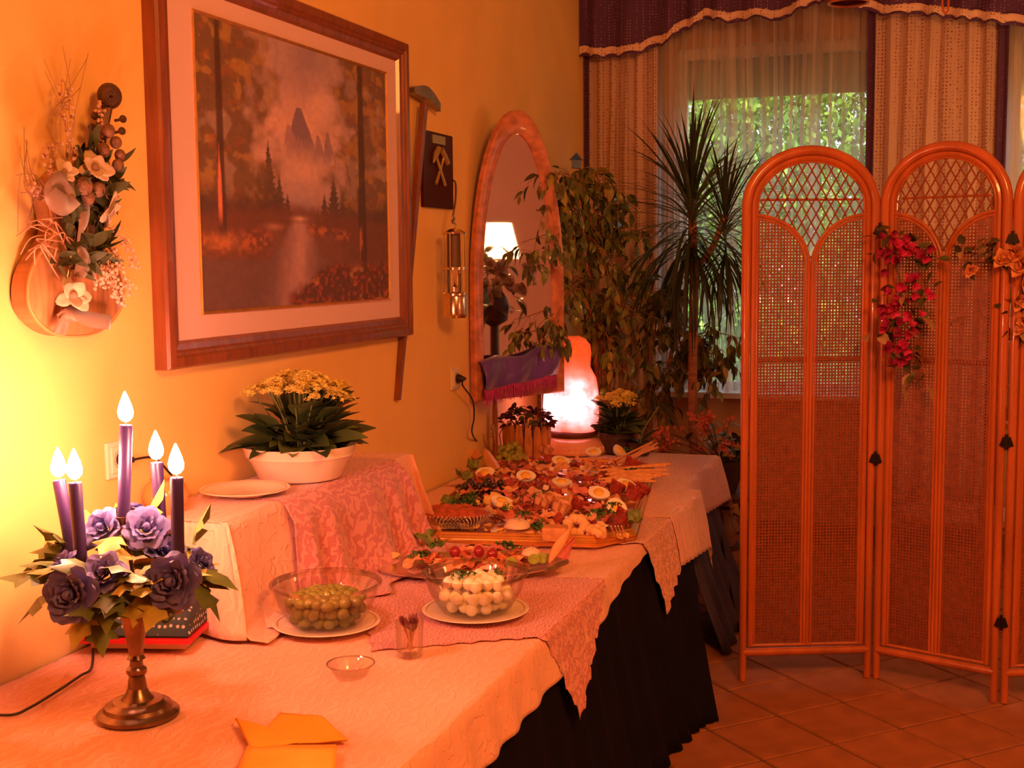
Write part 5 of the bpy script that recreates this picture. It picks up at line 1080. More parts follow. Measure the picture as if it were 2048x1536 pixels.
# bed of cold cuts: every slice its own object
rs = random.Random(44); placed = 0
names = [('ham_slice', 'ham', 'folded pink ham slice'), ('salami_slice', 'salami', 'dark red salami slice'), ('meat_slice', 'meat', 'folded smoked meat slice'), ('roast_slice', 'meat', 'pale roast meat slice')]
gi = 0
for gv in range(20):
    for gu in range(10):
        u = .075+(TW-.15)*(gu+.5)/10+rs.uniform(-.02, .02); v = .17+(TL-.26)*(gv+.5)/20+rs.uniform(-.02, .02)
        if v < .30 and (u < .42 or u > .60): continue
        if v > TL-.13 and not .12 < u < TW-.12: continue
        if u < .20 and v < .62: continue
        k = rs.choice((0, 0, 1, 2, 3, 3, 3)); nm, ct, ds = names[k]; o = put(nm, slm[k+4*rs.randrange(2)], None, TP(u, v, .0125+rs.uniform(0, .026)+.006*math.sin(PI*v/TL)), (rs.uniform(-.35, .35), rs.uniform(-.35, .35), rs.uniform(0, 6)), rs.uniform(.85, 1.25))
        row = ('near', 'middle', 'far')[min(2, gv//7)]; tag(o, '%s in the %s third of the mirror tray' % (ds, row), ct, '%ss, %s third of the tray' % (nm.replace('_', ' '), row)); placed += 1
EG = [(1120, 920, .045, (.5, .15, .2), 'egg half with yolk up at the far left of the tray below the salt lamp'), (1185, 902, .040, (.5, .1, -.3), 'egg half lying at the far end of the tray, right of the salt lamp base'), (1050, 950, .042, (.6, .1, .1), 'egg half just right of the green grapes'), (1122, 962, .040, (.3, .1, .3), 'small egg half in the middle of the tray'), (1196, 984, .048, (.65, .2, .1), 'egg half with orange yolk right of the tray middle'),
      (1232, 1012, .046, (.7, .5, -.3), 'egg half topped with parsley near the right edge of the tray'), (1240, 900, .05, (.9, .3, 1.2), 'upright egg half at the far right end of the tray'), (1252, 968, .045, (.6, .3, .5), 'egg half with dark garnish at the right edge of the tray'), (1002, 1000, .040, (.4, .2, .4), 'egg half among the garnish below the black olives'), (968, 945, .040, (.6, -.2, .7), 'egg half behind the black olives at the left of the tray')]
for e in EG: egg(e[0], e[1], e[2], e[3], e[4], 1.32)
parsley(tz(1224, 1016, .062), 1.1, 'parsley on the egg half near the right edge of the tray', 0)
m_bol = M('black_olive', (.025, .010, .022), .16, coat=.8); bo = MB().ball((0, 0, 0), (.0145, .0145, .017), 14, 10).mesh('olive', m_bol)
for i, (x, y, h) in enumerate([(922, 985, .03), (936, 981, .03), (950, 984, .03), (964, 980, .03), (978, 984, .03), (992, 981, .03), (1005, 976, .03), (930, 972, .045), (944, 970, .045), (958, 972, .048), (972, 969, .05), (986, 972, .046), (1000, 966, .045), (918, 976, .03), (950, 990, .018), (966, 992, .018), (936, 990, .018), (940, 963, .055), (976, 962, .06)]):
    o = put('black_olive', bo, None, tz(x, y, h-.012), (i, i*2, i*3)); tag(o, 'glossy black olive in the dark heap at the left of the tray', 'olive', 'black olives on the tray')
# grapes, melon
gb_ = thing('grape_bunch', 'bunch of green grapes at the back left of the tray', 'grapes', tz(1018, 925, .0)); m_gr = M('green_grape', (.36, .34, .06), .25, sub=.25, coat=.3, var=.15, vs=50)
gme = MB().ball((0, 0, 0), (.0155, .0155, .017), 14, 10).mesh('grape', m_gr); rs = random.Random(3)
GV = lambda px, py, h: tz(px, py, h)-Vector(gb_.location)
for i in range(52):
    q = rs.random()**.5; a = rs.uniform(0, 2*PI); x = .085*q*math.cos(a); y = .065*q*math.sin(a); z = .020+rs.uniform(0, .075)*(1-q*q)+.0
    put('grape', gme, gb_, (x, y, z), (rs.uniform(0, 3), rs.uniform(0, 3), 0), rs.uniform(.85, 1.1))
MB().tube([(-.04, .02, .05), (-.06, .04, .12), (-.045, .04, .15)], .0025, 6).build('stem', m_stem, gb_)
def wedge_mesh(L, W, Hh, mats):
    m = MB()
    for part in (0, 1):
        m.cur = part; w_ = W*(1 if part == 0 else 1.15); n = 14; vs = []
        for i in range(n+1):
            t = i/n*2-1; x = L/2*math.sin(t*1.15)/math.sin(1.15); zc = Hh*(1-math.cos(t*1.15))*1.2; s_ = max(.05, math.cos(t*PI/2)**.6)
            if part == 0: vs += [(x, 0, zc+Hh*.9*s_), (x, -W/2*s_, zc+.1*Hh), (x, W/2*s_, zc+.1*Hh)]
            else: vs += [(x, -W/2*s_*1.03, zc+.12*Hh), (x, 0, zc-.18*Hh*s_), (x, W/2*s_*1.03, zc+.12*Hh)]
        fs = [(3*i+a, 3*i+3+a, 3*i+3+(a+1) % 3, 3*i+(a+1) % 3) for i in range(n) for a in range(3 if part == 0 else 2)]; m.add(vs, fs)
    return m.mesh('wedge', mats)
m_mel = M('melon_flesh', (.86, .42, .16), .4, sub=.2, var=.1, vs=40); m_rind = M('melon_rind', (.42, .38, .12), .5)
wm = wedge_mesh(.17, .045, .04, [m_mel, m_rind])
def melon(p, rot, s_, label): 
    w_ = thing('melon_wedge', label, 'melon', p, 0, 'melon wedges'); w_.rotation_euler = rot; w_.scale = (s_,)*3; put('flesh', wm, w_)
melon(tz(985, 930, .040), (.3, .35, -.9), 1.05, 'melon wedge leaning against the green grapes'); melon(tz(955, 915, .03), (.2, .1, -.9), .9, 'melon wedge furthest left behind the grapes')
# crystal bowl with red salad
cb = thing('crystal_bowl', 'oval cut crystal bowl of red meat salad at the near left corner of the tray', 'bowl', tz(908, 1052, .008)); cb.rotation_euler = (0, 0, .2)
crm = MB(); n = 60
def crf(u, v): a = 2*PI*u; r_ = .048+.05*v**.8; q = 1+.0; return (r_*1.42*math.cos(a), r_*.95*math.sin(a), .002+.050*v)
crm.grid(crf, n, 8); crm.build('body', m_glassrim, cb)
fc = MB(); rs = random.Random(1)
for j in range(7):
    for i in range(54):
        p = Vector(crf((i+.5*(j % 2))/54, (j+.5)/7)); q = Vector((p.x, p.y, .01)).normalized(); t_ = q.cross(Vector((0, 0, 1))).normalized(); up = Vector((0, 0, 1)); s_ = .0042
        fc.add([p+t_*s_, p+up*s_, p-t_*s_, p-up*s_, p+q*.0032], [(0, 1, 4), (1, 2, 4), (2, 3, 4), (3, 0, 4)])
stuff(fc.build('cut_facets', M('crystal', (.95, .72, .60), .04, spec=1., metal=.75), cb, smooth=False))
rsal = MB(); rs = random.Random(2)
def salf(u, v): a = 2*PI*u; q = v; return (.128*q*math.cos(a), .086*q*math.sin(a), .046+.026*(1-q*q)+.012*pnoise(Vector((q*math.cos(a)*5, q*math.sin(a)*5, 1))))
tag_s = rsal.grid(salf, 36, 10).build('red_salad', M('red_salad', (.50, .09, .04), .4, var=.4, vs=50, bump=.6, bs=90, coat=.2)); tag_s.location = cb.location; tag_s.rotation_euler = cb.rotation_euler; tag(stuff(tag_s), 'red meat salad filling the crystal bowl', 'salad')
p_ = tz(855, 1018, .06); so_ = thing('serving_spoon', 'spoon handle sticking out of the red salad in the crystal bowl', 'spoon', p_); MB().tube([(.02, .0, -.005), (0, 0, .01), (-.03, -.01, .045)], [.006, .004, .005], 8).build('handle', m_iron, so_)
# bread, cheese, pastry and garnish around the front
m_bread = M('bread', (.72, .30, .11), .75, var=.25, vs=40, bump=.5, bs=80); m_crumb = M('bread_crumb', (.86, .50, .24), .8, var=.12, vs=60, bump=.4, bs=120); m_chz = M('yellow_cheese', (.92, .56, .16), .4, sub=.2); m_cream = M('cream_cheese', (.90, .62, .42), .5, bump=.6, bs=70, sub=.2); m_red2 = M('red_pepper', (.58, .05, .03), .35, sub=.1)
def loaf(px, py, h, d_, rz, label, nm, ct, mat, bev=.006, grp=None):
    p = tz(px, py, h+d_[2]/2); o = MB().box((0, 0, 0), d_).build(nm, mat); o.location = p; o.rotation_euler = (0, 0, rz); md = o.modifiers.new('b', 'BEVEL'); md.width = bev; md.segments = 3; return tag(o, label, ct, grp)
loaf(1110, 1066, .0, (.080, .070, .045), .2, 'square block of bread at the front of the tray', 'bread_block', 'bread', m_bread); loaf(1042, 1064, .0, (.10, .06, .020), .15, 'bread slice under the scoop of cream cheese', 'bread_slice', 'bread', m_bread)
def scoop(p, r, label, mat, nm='cheese_scoop', ct='cheese', fl=.7):
    m = MB(); 
    def fn(u, v): a = 2*PI*u; t = v*PI/2; q = r*math.cos(t)*(1+.08*pnoise(Vector((a, t*3, r*50)))); return (q*math.cos(a), q*math.sin(a), r*fl*math.sin(t)*(1+.1*pnoise(Vector((a*2, t*4, 2)))))
    o = m.grid(fn, 26, 8).build(nm, mat); o.location = p; return tag(o, label, ct)
scoop(tz(1034, 1054, .021), .044, 'scoop of herb cream cheese on bread at the front of the tray', m_cream)
def ringpastry(p, r, rot, label, mat=None):
    m = MB(); pts = [(r*.6*math.cos(t)*(1+.05*math.sin(3*t)), r*.6*math.sin(t), .004*math.sin(2*t)) for t in [2*PI*i/22 for i in range(22)]]; m.tube(pts, [r*.38*(1+.18*math.sin(i*2.1)) for i in range(22)], 10, closed=True); o = m.build('filled_pastry', mat or m_crumb); o.location = p; o.rotation_euler = rot; return tag(o, label, 'pastry')
ringpastry(tz(1152, 1052, .030), .046, (.9, .1, .3), 'round filled pastry standing at the front right of the tray'); ringpastry(tz(1194, 1062, .022), .036, (.3, .2, .8), 'small pastry ring below the parsley at the front right of the tray'); ringpastry(tz(1132, 1070, .016), .03, (.0, .2, .8), 'flat little pastry beside the bread block')
for i, (x, y, h, s_, lb) in enumerate([(1196, 1038, .03, 1.9, 'large dark parsley bunch at the front right of the tray'), (1074, 1062, .012, 1.7, 'parsley bunch between scoop and bread block'), (934, 1015, .03, 1.9, 'parsley beside the crystal bowl'), (1045, 1034, .06, 1.1, 'parsley sprig on the cream cheese scoop'), (1010, 1022, .03, 1.0, 'parsley sprig left of the cream cheese scoop'), (1082, 930, .02, 1.0, 'dark garnish left of the far egg half'), (905, 1012, .05, 1.0, 'green sprig at the back of the crystal bowl'), (1072, 1000, .03, 1.2, 'herb sprig in the middle left of the tray'), (1265, 948, .03, 1.3, 'green sprig under the breadstick bundle'), (1250, 905, .03, 1.2, 'green sprig at the far right of the tray'), (940, 1000, .02, 1.4, 'herbs in front of the black olives'), (1098, 990, .03, 1., 'herb sprig beside the meat rolls')]): parsley(tz(x, y, h), s_, lb, i)
def cubes(lst, mat, nm, ct, lab, grp):
    for i, (x, y, h, s_) in enumerate(lst):
        o = MB().box((0, 0, 0), (s_, s_*.9, s_*.8)).build(nm, mat); o.location = tz(x, y, h+s_*.4); o.rotation_euler = (.3*math.sin(i), .3*math.cos(i), i*1.1); md = o.modifiers.new('b', 'BEVEL'); md.width = .002; tag(o, lab, ct, grp)
cubes([(978, 1000, .02, .034), (990, 992, .035, .03), (1015, 1012, .02, .03), (1000, 1008, .03, .024), (952, 1004, .02, .022), (1240, 1072, .005, .02), (1252, 1070, .005, .02)], m_chz, 'cheese_cube', 'cheese', 'yellow cheese cube near the front edge of the mirror tray', 'yellow cheese cubes on the tray')
cubes([(1104, 938, .03, .02), (1130, 945, .03, .018), (1145, 972, .035, .02), (1092, 975, .03, .022), (1165, 935, .03, .02), (1078, 985, .03, .02), (1160, 1000, .03, .022)], m_cream, 'feta_cube', 'cheese', 'small pale cheese cube scattered among the cold cuts of the tray', 'pale cheese cubes on the tray')
# ham roses
def hamrose(px, py, h, s_, k, label, mat=None):
    m = MB(); 
    for i in range(7):
        a0 = i*.9; r_ = .006+.0042*i
        m.grid(lambda u, v, a0=a0, r_=r_: ((r_+.006*v)*math.cos(a0+u*2.4), (r_+.006*v)*math.sin(a0+u*2.4), .030*v*(1-.05*r_*60)+.003*math.sin(u*9+a0)), 10, 3)
    o = m.build('ham_rose', mat or m_ham[k % 4]); o.location = tz(px, py, h); o.scale = (s_,)*3; o.rotation_euler = (.5*math.sin(k), .4*math.cos(k), k); return tag(o, label, 'ham', 'rolled meat rosettes on the tray')
for k, (x, y, h, s_, lb) in enumerate([(1262, 992, .03, 1.2, 'dark red meat rosette at the right edge of the tray'), (1278, 985, .03, 1., 'meat rosette nearest the right gold rail'), (1228, 980, .04, 1., 'meat rosette between two egg halves'), (1108, 1008, .03, 1.1, 'pale meat roll at the centre front'), (1122, 1022, .02, 1.1, 'meat roll behind the round pastry'), (1085, 1010, .03, 1., 'meat roll left of centre'), (1150, 1015, .02, 1., 'meat rosette behind the parsley bunch'), (1258, 935, .04, 1.2, 'dark red rosette at the root of the breadsticks'), (1090, 905, .02, 1.1, 'meat roll at the far left of the tray'), (1240, 1040, .02, 1.1, 'dark red rosette by the skewers')]): hamrose(x, y, h, s_, (3 if 'pale' in lb or 'roll' in lb else 1)+4*0+0*k, lb)
# breadsticks
m_stick = M('breadstick', (.80, .36, .13), .6, var=.25, vs=50); rs = random.Random(17)
for i in range(16):
    y0_ = 938+i*1.9; A_ = tz(1215+rs.uniform(-20, 20), y0_+rs.uniform(-3, 3), .035); B_ = tz(1318+rs.uniform(-22, 25), y0_-8+rs.uniform(-5, 5), .052); d_ = B_-A_
    bs_ = thing('breadstick', 'thin breadstick in the right hand bundle jutting over the gold rail', 'breadstick', A_, 0, 'breadsticks, front bundle'); MB().tube([(0, 0, 0), d_*.5+Vector((0, 0, .004)), d_], .0050, 8).build('stick', m_stick, bs_)
for i in range(9):
    A_ = tz(1240+rs.uniform(-12, 12), 928-i*1.2, .04); B_ = tz(1312+rs.uniform(-15, 15), 896-i*1.5+rs.uniform(-3, 3), .06); d_ = B_-A_
    bs_ = thing('breadstick', 'thin breadstick in the far bundle at the back right of the tray', 'breadstick', A_, 0, 'breadsticks, far bundle'); MB().tube([(0, 0, 0), d_], .0048, 8).build('stick', m_stick, bs_)
for i, (bx, tx) in enumerate(((1232, 1222), (1240, 1230), (1247, 1236), (1253, 1243))):
    A_ = tz(bx, 1076, .004); B_ = tz(tx, 1052, .055); sk_ = thing('skewer', 'pale wooden skewer leaning at the front right corner of the tray', 'skewer', A_, 0, 'skewers at the tray corner'); MB().tube([(0, 0, 0), B_-A_], .0022, 6).build('stick', M('skewer_wood', (.85, .60, .42), .5), sk_)
# lettuce leaves round the left edge
m_let = M('lettuce', (.20, .24, .05), .5, var=.4, vs=30)
for i, (x, y, lb) in enumerate([(905, 1000, 'lettuce leaf behind the crystal bowl'), (925, 952, 'lettuce leaf at the left rail beside the black olives'), (945, 935, 'lettuce leaf at the back left rail'), (850, 1075, 'lettuce leaf hanging over the near left corner of the tray'), (868, 1090, 'small lettuce leaf below the crystal bowl'), (1270, 1040, 'lettuce leaf inside the right rail')]):
    o = MB().grid(lambda u, v: (.07*(u-.5), .05*(v-.5), .012*math.sin(u*9)*math.sin(v*7)+.02*(u-.5)**2*4), 12, 8).build('lettuce_leaf', m_let); o.location = tz(x, y, .030 if 'hang' not in lb and 'small' not in lb else .022); o.rotation_euler = (.3, .3 if i % 2 else -.3, i); tag(solid(o, .001), lb, 'lettuce')

# ================================================================ OVAL SILVER PLATTER IN FRONT OF THE TRAY
pc_ = Vector((.655, 3.455, T+.013)); pang = math.atan2(.45, .89)
op = thing('oval_platter', 'oval steel platter of cold cuts behind the two glass bowls', 'platter', pc_, pang)
def ov(r, z): return [(r*1.32*math.cos(2*PI*k/64), r*.80*math.sin(2*PI*k/64), z) for k in range(64)]
MB().add(*loopgrid([ov(.001, .004), ov(.14, .004), ov(.155, .010), ov(.205, .018), ov(.212, .020), ov(.212, .016), ov(.155, .005), ov(.14, 0), ov(.001, 0)])).build('dish', M('stainless_steel', (.80, .68, .58), .2, metal=1.), op)
def OPt(px, py, h): return on_z(px, py, T+.013+.010+h)
rs = random.Random(31)
for i in range(46):
    a = rs.uniform(0, 2*PI); q = .92*rs.random()**.5; x, y = .165*1.32*q*math.cos(a), .165*.8*q*math.sin(a); k = rs.choice((0, 2, 3, 3, 2)); p = pc_+Vector((x*math.cos(pang)-y*math.sin(pang), x*math.sin(pang)+y*math.cos(pang), .014+rs.uniform(0, .018)))
    o = put(names[k][0], slm[k+4*rs.randrange(2)], None, p, (rs.uniform(-.4, .4), rs.uniform(-.4, .4), rs.uniform(0, 6)), rs.uniform(.8, 1.15)); tag(o, names[k][2]+' on the oval steel platter', names[k][1], names[k][0].replace('_', ' ')+'s on the oval platter')
m_rg = M('red_grape', (.34, .02, .03), .2, sub=.2, coat=.5); rgm = MB().ball((0, 0, 0), (.0165, .0165, .018), 14, 10).mesh('grape', m_rg)
for i, (x, y, lb) in enumerate([(910, 1104, 'leftmost of the three red grapes on the platter'), (958, 1103, 'middle red grape on the platter'), (985, 1108, 'rightmost of the three red grapes, beside the herb tuft')]): tag(put('red_grape', rgm, None, OPt(x, y, .042)), lb, 'grape', 'red grapes on the oval platter')
for i, (x, y, h, s_, lb) in enumerate([(838, 1120, .03, 1.5, 'dark parsley bunch at the left end of the oval platter'), (868, 1095, .04, 1.2, 'parsley by the red grapes on the oval platter'), (1012, 1098, .045, 1.3, 'herb tuft right of the red grapes on the oval platter'), (1025, 1100, .04, .9, 'second herb tuft on the oval platter')]): parsley(OPt(x, y, h-.01), s_, lb, i)
m_kiwi = M('kiwi', (.34, .36, .06), .35, sub=.2, var=.2, vs=60)
for i, (x, y, lb) in enumerate([(1022, 1124, 'kiwi slice in the middle right of the oval platter'), (1068, 1118, 'kiwi slice below the melon piece'), (1085, 1116, 'small kiwi slice by the upright melon piece')]):
    o = MB().lathe([(0, -.003), (.017, -.003), (.019, 0), (.017, .003), (0, .003)], n=20).build('kiwi_slice', m_kiwi); o.location = OPt(x, y, .035); o.rotation_euler = (.7, .2*i, 0); tag(o, lb, 'kiwi', 'kiwi slices on the oval platter')
scoop(OPt(1062, 1108, .022), .030, 'small scoop of cream cheese on the oval platter', m_cream)
o = scoop(OPt(975, 1135, .02), .026, 'pale cheese piece behind the rim of the cheese ball bowl', m_cream)
mp = OPt(1100, 1125, .03); q_ = thing('melon_wedge', 'upright pale melon piece at the right end of the oval platter', 'melon', mp); MB().grid(lambda u, v: ((u-.5)*.034*math.sin(PI*min(1, v*.85+.12))+.05*v+.02*v*v, -.006*math.sin(u*PI), .115*v), 8, 14).build('flesh', m_mel, q_); solid(q_.children[0], .008)
q_ = thing('ham_wedge', 'rosy pointed ham slice at the right tip of the platter', 'ham', OPt(1118, 1120, .02)); MB().grid(lambda u, v: ((u-.5)*.05*(1-v)+.05*v, .01*math.sin(u*3), .075*v), 8, 10).build('slice', m_ham[0], q_); solid(q_.children[0], .002)
kn = thing('serving_knife', 'dark handled serving utensil resting on the right rim of the oval platter', 'utensil', on_z(1090, 1140, T+.050)); e2 = on_z(1130, 1125, T+.050)-Vector(kn.location); MB().tube([(0, 0, 0), e2*.5, e2*1.1], [.006, .009, .008], 8).build('handle', m_iron, kn)
melon(OPt(760, 1118, .012), (.1, .1, .2), .75, 'melon piece at the left end of the oval platter')
# ================================================================ LARGE PLANTS BY THE WINDOW
m_clay = M('clay_pot', (.30, .12, .07), .7, var=.25, vs=10); m_soil = MATS['soil']
def floor_pot(x, y, r, h_, label, mat=None):
    p = thing('floor_pot', label, 'pot', (x, y, .002)); MB().lathe([(0, 0), (r*.68, 0), (r*.70, .01), (r*.93, h_*.84), (r*1.02, h_*.85), (r*1.04, h_), (r*.95, h_), (r*.90, h_*.86), (0, h_*.86)], n=36).build('body', mat or m_clay, p); MB().lathe([(0, h_*.885), (r*.9, h_*.88)], n=24).build('soil', m_soil, p); return h_*.885
# dragon tree
dx, dy = .775, 6.42; zs_ = floor_pot(dx, dy, .17, .34, 'large clay floor pot of the dragon tree behind the far table')
dt = thing('dragon_tree', 'spiky dragon tree with drooping narrow leaves in front of the window', 'plant', (dx, dy, .29))
m_dtr = M('dragon_trunk', (.40, .17, .09), .7, var=.35, vs=12, stretch=(1, 1, 6), bump=.3, bs=50)
tp1 = on_y(1383, 400, dy)-Vector(dt.location); tm = on_y(1388, 560, dy)-Vector(dt.location); tb_ = on_y(1385, 800, dy)-Vector(dt.location)
MB().tube(catmull([(0, 0, 0), tb_, tm, tp1], 8), [.024]*17+[.022]*8, 12).build('trunk', m_dtr, dt)
m_dl_ = [M('dragon_leaf', (.035, .05, .02), .4, var=.4, vs=6, coat=.15), M('dragon_leaf_light', (.12, .15, .05), .4, var=.4, vs=6)]
def blade(L, dr, mat):
    m = MB(); n = 11; vs = []
    for i in range(n+1):
        t = i/n; wd = .0062*(.5+.8*math.sin(PI*min(1, t*.9+.1)))*(1 if t < .75 else (1-t)/.25+.04); a = dr*t*t; x = L*(t-.22*dr*t**3*.5); z = -L*dr*.55*t**2.2; vs += [(x, -wd, z+.3*wd), (x, 0, z), (x, wd, z+.3*wd)]
    fs = []; [fs.extend([(3*i, 3*i+3, 3*i+4, 3*i+1), (3*i+1, 3*i+4, 3*i+5, 3*i+2)]) for i in range(n)]; return m.add(vs, fs).mesh('blade', mat)
bl = [blade(.54, d_, m_dl_[k % 2 if k == 3 else 0]) for k, d_ in enumerate((.35, .95, 1.35, .75))]; rs = random.Random(77)
def head(c, n, up, s_):
    for i in range(n):
        f = i/n; a = i*2.39996+rs.uniform(-.2, .2); el = 1.45-2.2*f+rs.uniform(-.3, .3)  # top blades point up, old ones hang
        d_ = Vector((math.cos(a)*math.cos(el), math.sin(a)*math.cos(el), math.sin(el)))
        put('blade', bl[0] if el > 1.0 else (bl[3] if el > .1 else bl[1 if rs.random() < .6 else 2]), dt, c+Vector((0, 0, -.30*f*up)), dir_rot(d_, 0), s_*rs.uniform(.75, 1.1))
head(tp1, 200, .9, 1.05)
h2 = on_y(1450, 430, dy-.05)-Vector(dt.location); MB().tube(catmull([tm+Vector((0, 0, .05)), tm*.4+h2*.6+Vector((0, 0, -.03)), h2], 6), .016, 8).build('branch', m_dtr, dt); head(h2, 130, .8, .82)
# weeping fig on a cane, by the mirror
fx_, fy_ = .28, 6.42; floor_pot(fx_, fy_, .16, .36, 'floor pot of the tall weeping fig between mirror and window', M('dark_pot', (.06, .03, .025), .5))
fg = thing('weeping_fig', 'tall weeping fig with a supporting cane between the mirror and the curtain', 'plant', (fx_, fy_, .30)); F = lambda px, py, y: on_y(px, py, y)-Vector(fg.location)
MB().tube([(0, .02, 0), F(1190, 690, 6.42), F(1172, 520, 6.40), F(1153, 345, 6.38)], .011, 8).build('support_cane', M('red_cane', (.55, .16, .08), .4, var=.2, vs=10), fg)
MB().tube(catmull([(0, 0, 0), F(1205, 720, 6.46), F(1180, 560, 6.44), F(1160, 420, 6.42)], 6), .014, 8).build('trunk', m_dtr, fg)
mcap = MB(); mcap.box((0, 0, .01), (.05, .05, .045), (0, .1, .3)); mcap.add([(-.03, -.03, .03), (.03, -.03, .03), (.03, .03, .03), (-.03, .03, .03), (0, 0, .07)], [(0, 1, 4), (1, 2, 4), (2, 3, 4), (3, 0, 4), (3, 2, 1, 0)])
cp = mcap.build('blue_tip', M('blue_plastic', (.05, .12, .42), .35), fg, smooth=False); cp.location = F(1153, 332, 6.38)
m_fl = [M('fig_leaf', (.20, .23, .05), .38, var=.4, vs=14, coat=.2), M('fig_leaf_dark', (.09, .10, .03), .4, var=.4, vs=14, coat=.2), M('fig_leaf_olive', (.36, .27, .06), .4, var=.3, vs=14)]
fl_m = [leaf_mb(.075, .034, .35, .25, 6, shape=.8).mesh('leaf', m) for m in m_fl]
def branchy(root, F, specs, nparts, seed, mats_w, deep, sz=1.):
    rs = random.Random(seed); pts = []
    for (p0, p1, p2) in specs:
        P = catmull([p0, p1, p2], 7); MB().tube(P, [.0045*(1-.7*i/len(P)) for i in range(len(P))], 5).build('branch', m_dtr, root); pts.append(P)
    # twigs
    tw = MB(); spots = []
    for P in pts:
        for i in range(2, len(P)):
            for _ in range(deep):
                e = P[i]+Vector((rs.uniform(-.09, .09), rs.uniform(-.09, .09), rs.uniform(-.15, .04))); tw.tube([P[i], (P[i]+e)/2+Vector((0, 0, .015)), e], .0012, 4)
                for t in (.45, .75, 1.): spots.append((P[i]*(1-t)+e*t, (e-P[i]).normalized()))
    stuff(tw.build('twigs', m_dtr, root)); rs.shuffle(spots)
    st = [MB(), MB(), MB()]; lm = leaf_mb(.075, .034, .35, .25, 4, shape=.8)
    for i, (p, d_) in enumerate(spots):
        if p.x+root.location.x < .10: continue
        k = rs.choices((0, 1, 2), mats_w)[0]; dr = (d_*.5+Vector((rs.uniform(-.7, .7), rs.uniform(-.7, .7), rs.uniform(-1.2, .1)))); ro_ = dir_rot(dr, rs.uniform(-1, 1)); s_ = rs.uniform(.6, 1.15)*sz
        if i < nparts: put('leaf', fl_m[k], root, p, ro_, s_)
        else: st[k].add(lm.v, lm.f, Matrix.Translation(p) @ ro_.to_matrix().to_4x4() @ Matrix.Scale(s_, 4))
    for k in range(3):
        if st[k].v: stuff(st[k].build('leaves', m_fl[k], root))
sp = []; rs = random.Random(5)
for (bx, by, tx, ty) in [(1165, 430, 1075, 420), (1165, 400, 1115, 350), (1170, 450, 1250, 400), (1172, 480, 1290, 470), (1172, 500, 1060, 520), (1178, 520, 1300, 560), (1180, 560, 1050, 600), (1180, 560, 1110, 640), (1160, 380, 1210, 360), (1160, 380, 1160, 350), (1180, 590, 1250, 680), (1185, 620, 1290, 640), (1178, 540, 1080, 680), (1182, 600, 1190, 720), (1170, 450, 1130, 560), (1172, 470, 1220, 560), (1170, 440, 1230, 470), (1168, 430, 1100, 480), (1184, 640, 1240, 740)]:
    y1 = 6.40+rs.uniform(-.30, .30); 
    if tx < 1120: y1 = 5.42+rs.uniform(-.05, .12)
    p0 = F(bx, by, 6.42); p2 = F(tx, ty, y1)
    if p2.x+fx_ < .06: p2.x = .06-fx_
    sp.append((p0, (p0+p2)/2+Vector((0, 0, .06)), p2))
branchy(fg, F, sp, 290, 3, (5, 4, 2), 2, .92)
# second, thinner fig right of it
gx_, gy_ = .60, 6.68; floor_pot(gx_, gy_, .14, .32, 'small floor pot hidden behind the dragon tree')
f3 = thing('small_fig', 'thin weeping fig with arching dark branches below the window sill line', 'plant', (gx_, gy_, .26)); F3 = lambda px, py, y: on_y(px, py, y)-Vector(f3.location)
MB().tube(catmull([(0, 0, 0), F3(1335, 840, 6.68), F3(1340, 720, 6.68), F3(1362, 650, 6.66), F3(1350, 560, 6.68)], 7), .012, 8).build('trunk', m_dtr, f3)
sp = [(F3(a, b, 6.66), (F3(a, b, 6.66)+F3(c, d, 6.60))/2+Vector((0, 0, .05)), F3(c, d, 6.55+.1*math.sin(a+c))) for a, b, c, d in [(1345, 720, 1445, 700), (1350, 690, 1480, 676), (1355, 640, 1290, 700), (1345, 720, 1300, 780), (1350, 690, 1420, 770), (1352, 620, 1310, 600), (1355, 600, 1330, 560), (1340, 740, 1320, 820), (1352, 640, 1440, 740), (1350, 580, 1290, 620)]]
branchy(f3, F3, sp, 230, 9, (2, 6, 2), 2, .95)
# broad leaf plant and pink flowers on a low stand near the window
st_ = thing('plant_stand', 'low dark wooden plant stand behind the far table', 'stand', (.93, 6.25, .002)); m_dw = M('dark_wood', (.09, .035, .02), .5, var=.3, vs=10)
MB().lathe([(0, .40), (.20, .40), (.20, .425), (0, .425)], n=30).build('top', m_dw, st_)
for k in range(3): a = 2*PI*k/3; MB().tube([(.10*math.cos(a), .10*math.sin(a), .40), (.17*math.cos(a), .17*math.sin(a), .0)], .012, 8).build('leg', m_dw, st_)
MB().lathe([(0, .14), (.12, .14), (.12, .155), (0, .155)], n=24).build('shelf', m_dw, st_)
pj = thing('ceramic_jug', 'dull brown ceramic jug on the lower shelf of the plant stand', 'jug', (.96, 6.22, .159)); MB().lathe([(0, 0), (.05, 0), (.075, .05), (.078, .09), (.05, .14), (.035, .17), (.045, .19), (.038, .188), (.03, .17), (0, .15)], n=28).build('body', M('brown_glaze', (.30, .16, .12), .25, var=.3, vs=10), pj); MB().tube(catmull([(.04, -.02, .17), (.09, -.045, .15), (.095, -.05, .10), (.07, -.035, .07)], 6), .007, 8).build('handle', MATS['brown_glaze'], pj)
pp_ = thing('flower_pot', 'dark round pot of the pink flowering plant on the stand', 'pot', (.93, 6.25, .429)); MB().lathe([(0, 0), (.08, 0), (.115, .10), (.125, .16), (.115, .16), (.10, .13), (0, .13)], n=30).build('body', MATS['dark_pot'], pp_)
pk_ = thing('pink_flowering_plant', 'plant with loose sprays of small pink flowers at the far right end of the tables', 'plant', (.93, 6.25, .56)); P4 = lambda px, py, y: on_y(px, py, y)-Vector(pk_.location)
m_pf = M('pink_flower', (.80, .22, .16), .6, var=.3, vs=60); rs = random.Random(14)
fm = MB()
